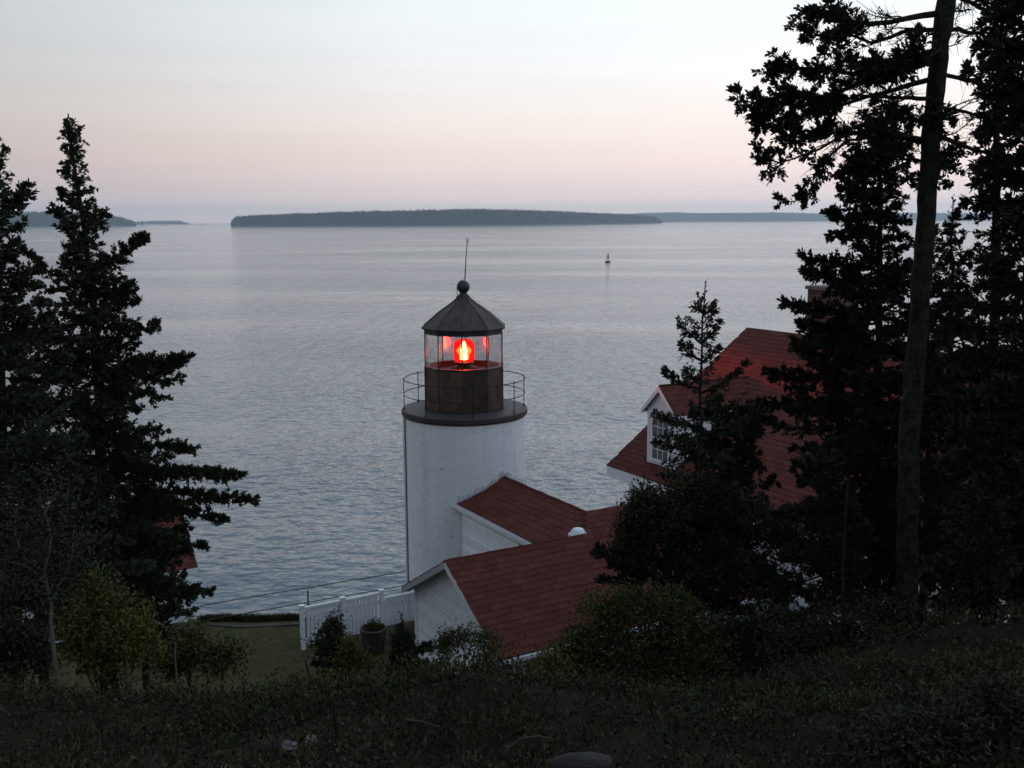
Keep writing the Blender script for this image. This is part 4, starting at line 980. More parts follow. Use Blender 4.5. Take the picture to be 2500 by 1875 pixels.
def finish(root, pl, leafmat, barkmat, trunk_pl=None, crown='crown', leaf=False):
    off = np.array(root.location[:])
    if trunk_pl is not None and trunk_pl.wv: link('trunk', trunk_pl.wood_mesh('trunk', barkmat, off), root)
    if pl.wv: link('branches', pl.wood_mesh('branches', BARK_D, off), root)
    if pl.sv: link(crown, pl.sprig_mesh(crown, leafmat, off), root); TRIS[0] += 2 * sum(len(v) for v in pl.sv)
    if pl.lv: link(crown if not pl.sv else 'leaves', pl.leaf_mesh(crown, leafmat, off), root); TRIS[0] += 2 * sum(len(v) for v in pl.lv)
def spruce(name, label, D, trunk, prof, r0, seed, dz=.13, twig=.42, sprig=.075, mat=SPRUCE, group=None, forced=(), top_visible=True, dens=1.0, spacing=.10, ymin=None, ymax=None, apex_r=.006, start=.06, depth_k=.85, base=None, front=True):
    """trunk: photo points from the tip down; prof: (py, left px, right px) outline rows"""
    r = np.random.default_rng(seed)
    tp = [at(a_, b_, D) for a_, b_ in trunk]
    x_, y_ = tp[-1][0], tp[-1][1]
    gz = float(height(x_, y_)) - .15 if base is None else base
    if tp[-1][2] > gz + .1: tp.append(np.array([x_, y_, gz]))
    tp = np.array(tp[::-1]); zz = tp[:, 2]
    root = empty(name, tuple(tp[0]), 0, label, 'tree', group)
    f_ = (zz - zz[0]) / (zz[-1] - zz[0])
    tz = np.linspace(zz[0], zz[-1], 26)
    tpts = np.stack([np.interp(tz, zz, tp[:, 0]), np.interp(tz, zz, tp[:, 1]), tz], -1)
    fr_ = np.linspace(0, 1, 26)
    tpts[1:-1, :2] += r.normal(0, .012, (24, 2))
    trad = r0 * (1 - fr_) ** .85 + apex_r; trad[0] *= 1.25
    tpl = Plant(); tpl.path(tpts, trad, 10)
    pl = Plant(); px_m = 2500. / D
    pr = np.array(prof, float)
    prz = np.array([at(1250, p_[0], D)[2] for p_ in prof])[::-1]
    cx = np.array([np.interp(at(1250, p_[0], D)[2], zz, tp[:, 0]) for p_ in prof])[::-1]
    le = np.maximum(cx - np.array([at(p_[1], p_[0], D)[0] for p_ in prof])[::-1], .02); ri = np.maximum(np.array([at(p_[2], p_[0], D)[0] for p_ in prof])[::-1] - cx, .02)
    z_ = max(prz[0], gz + .4); az_ = r.uniform(0, 6.28); top = min(prz[-1], zz[-1])
    while z_ < top:
        az_ += 2.399963 + r.normal(0, .35)
        fz = (z_ - zz[0]) / (zz[-1] - zz[0])
        L_r, L_l = np.interp(z_, prz, ri), np.interp(z_, prz, le)
        c_ = math.cos(az_); side = L_r if c_ > 0 else L_l
        mean = .5 * (L_r + L_l) * depth_k
        L_ = (abs(c_) * side + (1 - abs(c_)) * mean) * r.uniform(.6, 1.04)
        if L_ > .05:
            p0 = np.array([np.interp(z_, tz, tpts[:, 0]), np.interp(z_, tz, tpts[:, 1]), z_])
            upf = ss(np.array(fz), .62, 1.0)
            pitch = R(-12 + 50 * float(upf) + r.normal(0, 7)); bend = r.uniform(.05, .25) * (1 - float(upf) * .6)
            pts = curve(p0, az_, L_, pitch, bend, r)
            rb = max(.004, min(.035, .012 * L_ + .004))
            pl.path(pts, np.linspace(rb, .003, len(pts)), 5)
            sp2 = sprig * (1 if L_ > .4 else .8)
            twigs(pl, pts, r, start if L_ > .6 else .05, spacing, min(twig, .10 + L_ * .30), sp2, dens)
        z_ += dz * .66 * r.uniform(.6, 1.4) * (1.0 - .45 * max(0, fz - .55) / .45)
    for (ap, tip, dd, sag) in forced:
        p0 = at(*ap, D); e_ = at(*tip, D + dd)
        p0[0] = np.interp(p0[2], tz, tpts[:, 0]); t = np.linspace(0, 1, 8)[:, None]
        pts = p0 + (e_ - p0) * t + np.array([0, 0, 1.]) * (-sag * np.sin(t * math.pi)) + np.cumsum(r.normal(0, .012, (8, 3)), 0) * t
        pl.path(pts, np.linspace(.022, .005, 8), 5)
        twigs(pl, pts, r, .2, spacing * .55, twig * .75, sprig, dens * 1.2, flat=.9)
    if top_visible:
        q = np.linspace(zz[-1] - .5, zz[-1], 14)
        A = np.stack([np.interp(q, tz, tpts[:, 0]), np.interp(q, tz, tpts[:, 1]), q], -1); ph = r.uniform(0, 6.28, 14)
        pl.sprig(A, norm(np.stack([np.cos(ph) * .6, np.sin(ph) * .6, np.ones(14)], -1)), sprig * .9, sprig * .16)
    finish(root, pl, mat, BARK, tpl)
    return root

GL = 'spruces on the left of the picture'; GR = 'spruces on the right of the picture'
# left: the tall spire
spruce('spruce_tree', 'tall spruce with a thin bare spire left of the sea view', 18.0,
       [(168, 285), (185, 420), (205, 560), (225, 720), (240, 900), (250, 1200), (255, 1500)],
       [(300, 160, 185), (340, 152, 208), (420, 150, 222), (470, 148, 232), (530, 120, 240), (575, 118, 262), (640, 105, 275), (700, 70, 330), (800, 40, 350), (870, 20, 430), (960, 10, 390), (1050, 0, 410), (1150, -30, 480), (1260, -60, 500), (1330, -60, 470), (1420, -60, 500), (1500, -80, 470)],
       .17, 21, dz=.085, twig=.42, sprig=.078, group=GL, dens=1.15,
       forced=[((205, 545), (268, 520), .1, .0), ((222, 660), (352, 582), -.1, .07), ((228, 730), (332, 690), .2, .03), ((235, 800), (372, 790), -.2, .02), ((240, 880), (462, 872), .0, .05), ((240, 905), (440, 900), .5, .03),
               ((248, 1090), (470, 1100), -.3, -.05), ((250, 1150), (575, 1165), -.3, -.04), ((250, 1200), (622, 1222), -.1, -.08), ((250, 1235), (560, 1262), .3, -.06), ((252, 1180), (540, 1150), .1, -.05), ((252, 1330), (500, 1330), .0, -.02), ((252, 1400), (520, 1450), .0, .02)])
spruce('spruce_tree', 'spruce cut by the left edge with upswept branch tips', 15.5,
       [(-22, 340), (-15, 500), (-8, 700), (0, 1000), (0, 1400)],
       [(360, -40, 12), (400, -70, 28), (440, -90, 30), (480, -100, 45), (560, -110, 55), (620, -140, 60), (700, -150, 105), (800, -200, 160), (950, -200, 215), (1100, -220, 240), (1250, -240, 220), (1400, -240, 230)],
       .16, 22, dz=.10, twig=.42, sprig=.075, group=GL, dens=1.05,
       forced=[((-15, 520), (76, 455), -.2, .05), ((-12, 620), (60, 612), 0, .0), ((-8, 700), (100, 640), .2, .06), ((-5, 800), (130, 760), 0, .04)])
spruce('spruce_tree', 'low dense spruce filling the gap under the tall spire', 13.5,
       [(95, 1010), (95, 1200), (95, 1500)],
       [(1040, 70, 130), (1120, 10, 200), (1220, -40, 270), (1320, -60, 330), (1420, -80, 350), (1540, -80, 360)],
       .09, 23, dz=.075, twig=.36, sprig=.078, group=GL, dens=1.0, start=.3)
spruce('spruce_tree', 'dark spruce at the foot of the outbuilding, right of the tall spire', 19.5,
       [(345, 1130), (350, 1300), (350, 1560)],
       [(1150, 330, 365), (1230, 290, 410), (1320, 250, 440), (1420, 220, 500), (1500, 200, 480), (1580, 200, 460)],
       .08, 24, dz=.075, twig=.36, sprig=.075, group=GL, dens=1.0)

# right: young spruce before the house
spruce('young_spruce', 'slender young spruce with open whorls before the house dormer', 13.5,
       [(1722, 688), (1716, 800), (1712, 930), (1708, 1100), (1700, 1300)],
       [(735, 1700, 1742), (800, 1668, 1762), (815, 1690, 1740), (850, 1655, 1752), (880, 1690, 1740), (915, 1640, 1765), (950, 1690, 1750), (1010, 1660, 1790), (1060, 1600, 1850), (1110, 1590, 1850), (1200, 1590, 1820), (1300, 1570, 1850)],
       .045, 41, dz=.15, twig=.20, sprig=.07, group=GR, dens=.42, spacing=.085, start=.2,
       forced=[((1717, 765), (1703, 745), .1, 0), ((1717, 770), (1738, 748), -.1, 0), ((1716, 840), (1662, 795), .1, .02), ((1716, 835), (1766, 778), 0, .02), ((1715, 880), (1655, 842), 0, .03), ((1714, 885), (1752, 838), .1, .02), ((1713, 950), (1624, 900), -.1, .05),
               ((1712, 960), (1816, 893), 0, .06), ((1711, 985), (1760, 960), .2, .02), ((1710, 1040), (1585, 1010), 0, .04), ((1709, 1060), (1850, 1010), 0, .05), ((1708, 1100), (1590, 1080), .2, .03), ((1710, 935), (1690, 905), -.2, 0)])
spruce('spruce_tree', 'full dark spruce behind the tall bare trunk, before the chimney', 15.5,
       [(2152, 250), (2150, 500), (2145, 800), (2140, 1100), (2135, 1400)],
       [(290, 2120, 2190), (340, 2080, 2225), (400, 2055, 2240), (460, 2045, 2235), (520, 2060, 2225), (600, 2070, 2230), (640, 2040, 2240), (700, 1990, 2260), (760, 1960, 2270), (840, 1935, 2290), (950, 1870, 2300), (1010, 1800, 2310), (1060, 1800, 2320), (1110, 1920, 2330), (1190, 1930, 2340), (1260, 1820, 2350), (1360, 1880, 2350), (1450, 1900, 2350)],
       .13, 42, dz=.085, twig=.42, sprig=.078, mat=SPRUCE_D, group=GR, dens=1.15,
       forced=[((2150, 570), (2030, 520), -.2, .04), ((2150, 580), (2038, 560), .2, .0), ((2148, 660), (1962, 632), .1, .03), ((2148, 690), (1970, 660), -.2, .03), ((2146, 770), (1912, 738), 0, .06), ((2146, 790), (1960, 790), .3, .03), ((2145, 850), (1935, 832), 0, .03), ((2143, 930), (1890, 910), 0, .03), ((2142, 990), (1862, 980), -.2, .04),
               ((2150, 430), (2050, 425), 0, 0), ((2150, 470), (2048, 470), .2, 0)])
spruce('spruce_tree', 'spruce with thin upright tip between the tall trunk and the right edge', 14.0,
       [(2327, 482), (2325, 600), (2322, 900), (2320, 1300)],
       [(510, 2320, 2336), (560, 2308, 2345), (600, 2295, 2360), (650, 2280, 2380), (720, 2270, 2400), (800, 2260, 2420), (900, 2255, 2450), (1050, 2250, 2480), (1200, 2240, 2500), (1350, 2230, 2510)],
       .09, 43, dz=.085, twig=.34, sprig=.078, mat=SPRUCE_D, group=GR, dens=1.0)
spruce('spruce_tree', 'black spruce filling the right edge from top to bottom', 9.5,
       [(2560, -260), (2545, 0), (2535, 400), (2525, 800), (2515, 1400)],
       [(-240, 2540, 2580), (-100, 2450, 2680), (0, 2440, 2700), (60, 2410, 2700), (120, 2390, 2700), (200, 2365, 2720), (300, 2380, 2720), (400, 2360, 2720), (480, 2350, 2720), (560, 2365, 2720), (620, 2390, 2720), (700, 2350, 2740), (850, 2330, 2760), (1000, 2330, 2760), (1150, 2320, 2760), (1300, 2330, 2760), (1450, 2330, 2760)],
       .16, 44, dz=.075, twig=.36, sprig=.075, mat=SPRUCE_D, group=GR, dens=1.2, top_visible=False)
spruce('spruce_tree', 'bushy low spruce at the lower right corner beneath the tall trunk', 9.0,
       [(2380, 1160), (2380, 1300), (2380, 1500)],
       [(1200, 2350, 2410), (1280, 2300, 2470), (1360, 2260, 2520), (1450, 2220, 2560), (1530, 2200, 2570), (1600, 2200, 2570)],
       .05, 45, dz=.06, twig=.28, sprig=.075, mat=SPRUCE_D, group=GR, dens=1.0, start=.3)
spruce('spruce_tree', 'shadowed spruce in the hollow left of the tall trunk, above the shed roof', 12.5,
       [(2010, 1090), (2010, 1250), (2010, 1500)],
       [(1120, 1990, 2030), (1180, 1940, 2080), (1250, 1900, 2130), (1330, 1870, 2160), (1420, 1840, 2190), (1520, 1820, 2200)],
       .05, 46, dz=.065, twig=.3, sprig=.075, mat=SPRUCE_D, group=GR, dens=1.0, start=.3)
spruce('spruce_tree', 'spruce reaching a long bough over the shed roof', 13.0,
       [(1740, 1180), (1740, 1350), (1740, 1560)],
       [(1200, 1720, 1760), (1260, 1670, 1820), (1320, 1640, 1860), (1400, 1620, 1880), (1500, 1600, 1880)],
       .05, 47, dz=.065, twig=.3, sprig=.075, mat=SPRUCE_D, group=GR, dens=1.0, start=.3,
       forced=[((1740, 1380), (1462, 1345), -.5, .03), ((1740, 1400), (1500, 1372), -.3, .0), ((1740, 1410), (1465, 1425), -.4, -.02)])

spruce('spruce_tree', 'dense black spruce between the upright tip and the right edge', 12.0,
       [(2440, -160), (2436, 200), (2430, 700), (2425, 1300)],
       [(-120, 2400, 2480), (0, 2390, 2500), (150, 2375, 2520), (300, 2375, 2520), (420, 2370, 2520), (600, 2370, 2530), (700, 2335, 2540), (850, 2310, 2540), (1050, 2290, 2540), (1250, 2270, 2540), (1400, 2270, 2540)],
       .10, 50, dz=.10, twig=.36, sprig=.078, mat=SPRUCE_D, group=GR, dens=1.0, top_visible=False)
spruce('spruce_tree', 'shaded spruce whose crown shows only between the tall trunk and the upright tip', 16.5,
       [(2270, 540), (2268, 800), (2265, 1300)],
       [(570, 2255, 2285), (640, 2225, 2320), (720, 2200, 2350), (850, 2170, 2380), (1000, 2150, 2400), (1200, 2130, 2420)],
       .09, 51, dz=.12, twig=.4, sprig=.075, mat=SPRUCE_D, group=GR, dens=1.0)

spruce('spruce_tree', 'bushy dark spruce before the house roof, right of the young spruce', 15.0,
       [(1800, 975), (1800, 1100), (1798, 1300)],
       [(1000, 1775, 1825), (1050, 1720, 1880), (1100, 1680, 1880), (1200, 1640, 1890), (1300, 1640, 1900)],
       .05, 52, dz=.07, twig=.34, sprig=.078, mat=SPRUCE_D, group=GR, dens=1.0,
       forced=[((1800, 1030), (1690, 1010), -.2, .02), ((1800, 1040), (1880, 1015), .1, .02), ((1800, 1085), (1650, 1070), 0, .03)])

# the tall bare trunk at right with its ragged limbs
def tall_spruce():
    r = np.random.default_rng(60); D = 12.0
    tpx = [(2345, -420), (2325, -150), (2309, 0), (2292, 150), (2276, 300), (2266, 450), (2258, 600), (2247, 720), (2237, 870), (2224, 1000), (2219, 1100), (2216, 1300), (2212, 1500)]
    tp = np.array([at(a_, b_, D) for a_, b_ in tpx[::-1]])
    gz = float(height(tp[0, 0], tp[0, 1])) - .2
    tp = np.vstack([[tp[0, 0] - .02, tp[0, 1], gz], tp])
    root = empty('spruce_tree', tuple(tp[0]), 0, 'tall spruce with long bare leaning trunk and ragged limbs at upper right', 'tree', GR)
    zz = tp[:, 2]; tz = np.linspace(zz[0], zz[-1], 60)
    tpts = np.stack([np.interp(tz, zz, tp[:, 0]), np.interp(tz, zz, tp[:, 1]), tz], -1); tpts[1:-1, :2] += r.normal(0, .006, (58, 2))
    trad = np.interp(tz, [gz, gz + .4, at(0, 1100, D)[2], at(0, 600, D)[2], at(0, 0, D)[2], zz[-1]], [.165, .130, .122, .104, .100, .05]) * (1 + r.normal(0, .05, 60))
    tpl = Plant(); tpl.path(tpts, trad, 16)
    pl = Plant()
    off = np.array(root.location[:])
    def limb(px_pts, dep, rad0, fs=.35, twl=.40, sp=.064, dens=.9, sec=.62, bare_in=.93):
        pts = np.array([at(a_, b_, D + d_) for (a_, b_), d_ in zip(px_pts, dep)])
        pts[0] = [np.interp(pts[0][2], tz, tpts[:, 0]), D, pts[0][2]]
        seg = np.linalg.norm(np.diff(pts, axis=0), axis=1); cum = np.concatenate([[0], np.cumsum(seg)]); L_ = cum[-1]
        q = np.linspace(0, L_, 16); P_ = np.stack([np.interp(q, cum, pts[:, i]) for i in range(3)], -1)
        P_[1:] += np.cumsum(r.normal(0, .010, (15, 3)), 0)
        one = Plant(); one.path(P_, np.linspace(rad0, .006, 16), 6)
        link('limb', one.wood_mesh('limb', BARK, off), root)
        # second-order branches
        m_ = int(L_ / .085 * sec)
        for s_ in np.sort(r.uniform(.12, 1, m_)):
            p0 = np.array([np.interp(s_ * L_, q, P_[:, i]) for i in range(3)])
            t_ = norm((P_[min(15, int(s_ * 15) + 1)] - P_[max(0, int(s_ * 15) - 1)])[None])[0]
            a_ = np.cross(t_, [0, 0, 1.]); a_ /= np.linalg.norm(a_)
            d_ = t_ * r.uniform(.5, 1.0) + a_ * r.choice([-1, 1]) * r.uniform(.3, 1.0) + np.array([0, 0, r.normal(.0, .35)])
            d_ /= np.linalg.norm(d_)
            ln = r.uniform(.25, .62) * (1.1 - .55 * s_)
            c2 = p0 + np.linspace(0, 1, 6)[:, None] * d_ * ln + np.array([0, 0, 1.]) * (np.linspace(0, 1, 6)[:, None] ** 2) * r.uniform(-.05, .16) + np.cumsum(r.normal(0, .012, (6, 3)), 0)
            pl.path(c2, np.linspace(.009, .003, 6), 4)
            bare = bare_in if s_ < fs else .08
            if s_ < fs + .2:
                for q_ in range(5):
                    b0_ = c2[r.integers(1, 6)]; e0_ = b0_ + norm(r.normal(0, 1, (1, 3)) + d_)[0] * r.uniform(.08, .24)
                    pl.seg(b0_[None], e0_[None], .0045, .0018, 3)
            twigs(pl, c2, r, .15, .085, .20, sp, dens * 1.15 if s_ > fs else dens * .4, flat=.9, wr=.0035, bare=bare)
        twigs(pl, P_, r, max(fs, .4), .12, twl * .5, sp, dens * .8, flat=.9)
    # left side, from the top down
    limb([(2296, -60), (2190, -90), (2050, -110), (1960, -60)], [0, -.2, -.3, -.2], .04, fs=.3, dens=1.2)
    limb([(2283, 30), (2200, 48), (2120, 55), (2040, 30), (1960, 25), (1935, 60)], [0, -.1, -.2, -.3, -.3, -.2], .042, fs=.5, dens=1.1)
    limb([(2281, 70), (2210, 75), (2130, 110), (2060, 85), (1990, 90), (1945, 82)], [0, .1, .3, .4, .3, .3], .03, fs=.5, dens=.9)
    limb([(2275, 122), (2200, 150), (2110, 165), (2050, 135)], [0, -.3, -.6, -.8], .028, fs=.4)
    limb([(2272, 125), (2190, 160), (2080, 180), (1990, 160), (1900, 160), (1870, 168)], [0, -.1, .0, .2, .2, .1], .045, fs=.55, dens=1.3)
    limb([(2266, 145), (2180, 180), (2090, 210), (2000, 240), (1900, 232), (1806, 258)], [0, .0, -.1, -.2, -.3, -.3], .048, fs=.5, dens=1.4)
    limb([(2262, 190), (2180, 215), (2060, 250), (1960, 280), (1880, 270), (1850, 285)], [0, .2, .3, .3, .4, .3], .035, fs=.45, dens=1.3)
    limb([(2258, 245), (2160, 240), (2090, 240), (2010, 270), (1940, 300)], [0, -.2, -.3, -.3, -.2], .03, fs=.55, dens=1.0)
    limb([(2250, 300), (2160, 290), (2060, 310), (1980, 330), (1930, 345), (1905, 360)], [0, .2, .2, .2, .1, .1], .034, fs=.5, dens=1.1)
    limb([(2248, 345), (2150, 330), (2070, 345), (2000, 385), (1920, 420), (1862, 400)], [0, -.1, -.2, -.2, -.2, -.1], .032, fs=.68, dens=1.1, bare_in=.9)
    limb([(2245, 350), (2140, 340), (2060, 350), (2015, 390), (1990, 440), (1955, 500)], [0, .0, -.1, -.2, -.2, -.1], .028, fs=.62, dens=1.0, bare_in=.9)
    limb([(2246, 400), (2180, 380), (2110, 400), (2070, 430)], [0, .2, .3, .4], .024, fs=.35, dens=1.1)
    # towards and away from the camera
    for k_ in range(4):
        y_ = r.uniform(40, 430); s_ = r.choice([-1, 1]); x_ = np.interp(y_, [0, 600], [2309, 2258])
        limb([(x_, y_), (x_ + r.uniform(-70, 10), y_ + r.uniform(-20, 15)), (x_ + r.uniform(-190, 60), y_ + r.uniform(-40, 40))], [0, s_ * .5, s_ * r.uniform(.8, 1.5)], .026, fs=.4, dens=1.0)
    # right side
    limb([(2330, 68), (2390, 78), (2440, 110), (2480, 120)], [0, .1, .1, .2], .032, fs=.55)
    limb([(2318, -20), (2390, 20), (2450, 30), (2500, 10)], [0, .2, .2, .3], .03, fs=.4)
    limb([(2300, 180), (2370, 200), (2440, 230), (2500, 240)], [0, -.1, -.1, .1], .028, fs=.4)
    limb([(2285, 260), (2350, 265), (2420, 290), (2500, 330)], [0, .2, .3, .4], .028, fs=.4)
    limb([(2285, 330), (2340, 350), (2400, 372), (2470, 390)], [0, -.1, .0, .0], .034, fs=.6, dens=.8)
    limb([(2276, 390), (2300, 400), (2330, 415)], [0, -.1, -.2], .018, fs=.3)
    for y_ in (-80, -140, -200, -270, -330):
        limb([(2315, y_), (2230, y_ - 20), (2120, y_ + 10)], [0, .1, .2], .03, fs=.3, sec=.6); limb([(2325, y_), (2400, y_ - 10), (2480, y_ + 20)], [0, -.1, .2], .03, fs=.3, sec=.6)
    # dead stubs on the lower trunk
    for k_ in range(14):
        z_ = r.uniform(gz + 1.5, at(0, 560, D)[2]); a_ = r.uniform(0, 6.28); p0 = np.array([np.interp(z_, tz, tpts[:, 0]), D, z_])
        e_ = p0 + np.array([math.cos(a_), math.sin(a_), r.uniform(-.3, .3)]) * r.uniform(.18, .4); pl.seg(p0[None], e_[None], .008, .003, 4)
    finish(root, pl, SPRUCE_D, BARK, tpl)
tall_spruce()

# ------------------------------------------------------------------ broadleaf shrubs and small trees
def shrub(name, label, cat, base, blobs, seed, mat, nleaf, leaf=.05, stems=5, stem_r=.012, bark=BARK_D, group=None, lw=.28, shell=.55):
    """blobs: (x, y, z, rx, ry, rz) crown masses relative to the base"""
    r = np.random.default_rng(seed)
    root = empty(name, tuple(base), 0, label, cat, group)
    pl = Plant(); st = Plant(); base = np.asarray(base, float)
    for (bx, by, bz, rx, ry, rz) in blobs:
        c_ = base + np.array([bx, by, bz])
        for k_ in range(max(1, stems // len(blobs))):
            e_ = c_ + r.normal(0, .35, 3) * np.array([rx, ry, rz]); t = np.linspace(0, 1, 7)[:, None]
            p0 = base + np.array([r.normal(0, .03), r.normal(0, .03), -.1])
            pts = p0 + (e_ - p0) * t + np.array([0, 0, 1.]) * np.sin(t * math.pi) * .06 + np.cumsum(r.normal(0, .012, (7, 3)), 0)
            st.path(pts, np.linspace(stem_r, .004, 7), 5)
            for q in range(5):
                i_ = r.integers(2, 7); d_ = norm(r.normal(0, 1, (1, 3)))[0] * np.array([rx, ry, rz]) * .7; d_[2] = abs(d_[2]) * .7
                st.seg(pts[i_][None], (pts[i_] + d_)[None], .005, .002, 3)
        n_ = int(nleaf / len(blobs)); nc = max(6, n_ // 14)
        u_ = norm(r.normal(0, 1, (nc, 3))); rad = np.where(r.random(nc) < .3, r.uniform(.05, .6, nc), r.uniform(shell, 1.08, nc))[:, None] * (1 + .34 * np.sin(u_[:, :1] * 5 + seed) * np.cos(u_[:, 2:] * 6 + u_[:, 1:2] * 3))
        cc = c_ + u_ * rad * np.array([rx, ry, rz])
        ii = r.integers(0, nc, n_); A = cc[ii] + r.normal(0, leaf * 1.3, (n_, 3))
        D_ = norm(u_[ii] * .8 + r.normal(0, .6, (n_, 3))); Nn = norm(np.array([0, 0, 1.]) + r.normal(0, .6, (n_, 3)))
        pl.leaf(A, D_, Nn, leaf * r.uniform(.7, 1.35, n_), leaf * lw * r.uniform(.8, 1.2, n_))
        k3 = min(nc, 60); pl_ = cc[:k3]; st.seg(c_ + (pl_ - c_) * .35, pl_, .004, .002, 3)
    off = np.array(root.location[:])
    link('stems', st.wood_mesh('stems', bark, off), root)
    link('crown', pl.leaf_mesh('crown', mat, off), root); TRIS[0] += nleaf * 2
    return root
def gpt(px, py, D, dz=0):
    p = at(px, py, D); p[2] = float(height(p[0], p[1])) + dz; return p
def blob_px(base, D, items, depth=.8):
    """items: (px, py, half-width px, half-height px, depth offset)"""
    out_ = []
    for (px, py, hw_, hh_, dd) in items:
        p = at(px, py, D + dd) - base; m_ = D / 2500.
        out_.append((p[0], p[1], p[2], hw_ * m_, hw_ * m_ * depth, hh_ * m_))
    return out_
GS = 'shrubs on the hillside'
def shrub_px(name, label, cat, bpx, D, items, seed, mat, nleaf, leaf, group=GS, **kw):
    b_ = gpt(bpx[0], bpx[1], D); return shrub(name, label, cat, b_, blob_px(b_, D, items), seed, mat, nleaf, leaf, group=group, **kw)
shrub_px('shrub', 'yellow green leafy shrub beside the pale birch stem at lower left', 'shrub', (270, 1640), 9.3, [(270, 1500, 80, 60, 0), (330, 1560, 70, 55, -.2), (200, 1550, 60, 60, .1), (290, 1600, 110, 45, 0), (240, 1450, 45, 40, .2)], 71, LEAF_Y, 9000, .04, stems=10)
shrub_px('shrub', 'low green shrub on the slope left of the lawn', 'shrub', (500, 1640), 9.6, [(470, 1580, 60, 45, 0), (540, 1600, 60, 40, -.2), (430, 1610, 60, 35, .2)], 72, LEAF_G, 5000, .04, stems=6)
shrub_px('shrub', 'broad dark broadleaf bush between the shed roof and the young spruce', 'shrub', (1640, 1640), 13.0, [(1620, 1250, 80, 55, 0), (1545, 1290, 45, 48, -.1), (1690, 1210, 75, 60, .2), (1790, 1250, 90, 70, .2), (1640, 1320, 100, 55, .1), (1575, 1235, 40, 35, -.1), (1890, 1300, 80, 70, .3), (1545, 1345, 45, 32, 0), (1760, 1370, 110, 60, 0), (1880, 1420, 90, 60, .2)], 73, LEAF_D, 21000, .055, stems=18, stem_r=.018)
shrub_px('shrub', 'olive green rounded bush overlapping the right end of the shed roof', 'shrub', (1540, 1640), 11.5, [(1480, 1500, 80, 60, 0), (1560, 1470, 80, 55, .1), (1640, 1490, 70, 60, .2), (1430, 1570, 70, 50, -.1), (1520, 1560, 90, 60, -.1), (1620, 1580, 90, 60, 0), (1380, 1610, 50, 35, -.1), (1700, 1560, 90, 60, .0), (1560, 1630, 120, 40, -.2), (1700, 1630, 110, 40, -.2), (1440, 1640, 90, 30, -.2)], 74, LEAF_G, 22000, .045, stems=12)
shrub_px('small_tree', 'little spreading bush with bare forked stems before the white shed gable', 'shrub', (1122, 1660), 11.0, [(1095, 1560, 28, 22, 0), (1135, 1552, 34, 24, .05), (1180, 1560, 30, 26, 0), (1200, 1590, 20, 20, 0), (1080, 1580, 16, 16, 0)], 75, LEAF_G, 2600, .035, stems=8, stem_r=.01)
shrub_px('shrub', 'dark upright bush before the white board fence', 'shrub', (815, 1640), 12.5, [(817, 1530, 16, 30, 0), (800, 1570, 40, 22, 0), (840, 1590, 30, 26, 0)], 76, LEAF_D, 2200, .04, stems=6)
shrub_px('shrub', 'yellowish bush in front of the barrel planter', 'shrub', (880, 1640), 12.0, [(852, 1585, 26, 26, 0), (885, 1622, 36, 22, 0), (850, 1620, 38, 22, 0)], 77, LEAF_Y, 2600, .038, stems=6)
shrub_px('shrub', 'russet huckleberry bush under the little spreading bush', 'shrub', (1130, 1680), 9.5, [(1090, 1672, 55, 24, 0), (1175, 1662, 50, 24, 0), (1020, 1680, 50, 24, .1)], 78, LEAF_R, 4200, .030, stems=14, stem_r=.006)
shrub_px('shrub', 'small yellow green bush at the eave corner below the red shed roof', 'shrub', (1370, 1650), 10.5, [(1355, 1620, 40, 25, 0), (1320, 1640, 40, 22, 0)], 79, LEAF_Y, 2400, .033, stems=5)
shrub_px('shrub', 'dark green bush at the right below the tall trunk', 'shrub', (2130, 1640), 10.0, [(2060, 1540, 100, 60, 0), (2180, 1520, 90, 60, .1), (1950, 1580, 90, 50, 0), (2280, 1560, 90, 55, 0), (2120, 1600, 130, 45, -.2)], 80, LEAF_D, 12000, .045, stems=12)
shrub_px('shrub', 'dark bush at the far left foot of the spruces', 'shrub', (30, 1640), 9.6, [(10, 1560, 80, 60, 0), (80, 1590, 70, 50, 0), (-40, 1500, 70, 70, .2), (50, 1430, 80, 60, .6), (150, 1350, 70, 50, 1.0)], 81, LEAF_D, 9000, .045, stems=10)
shrub_px('shrub', 'leafy fern like clump at the lower right corner', 'shrub', (2330, 1860), 4.6, [(2300, 1790, 120, 55, 0), (2440, 1740, 90, 70, .1), (2200, 1830, 110, 45, -.1)], 82, LEAF_D, 4200, .05, stems=10, stem_r=.005, lw=.16)
shrub_px('shrub', 'dark thicket hiding the right end of the shed wall', 'shrub', (1800, 1640), 11.8, [(1780, 1560, 80, 55, 0), (1860, 1545, 80, 55, 0), (1940, 1540, 80, 60, .1), (1820, 1610, 120, 45, -.2), (1960, 1610, 110, 45, -.2)], 83, LEAF_D, 13000, .045, stems=12)
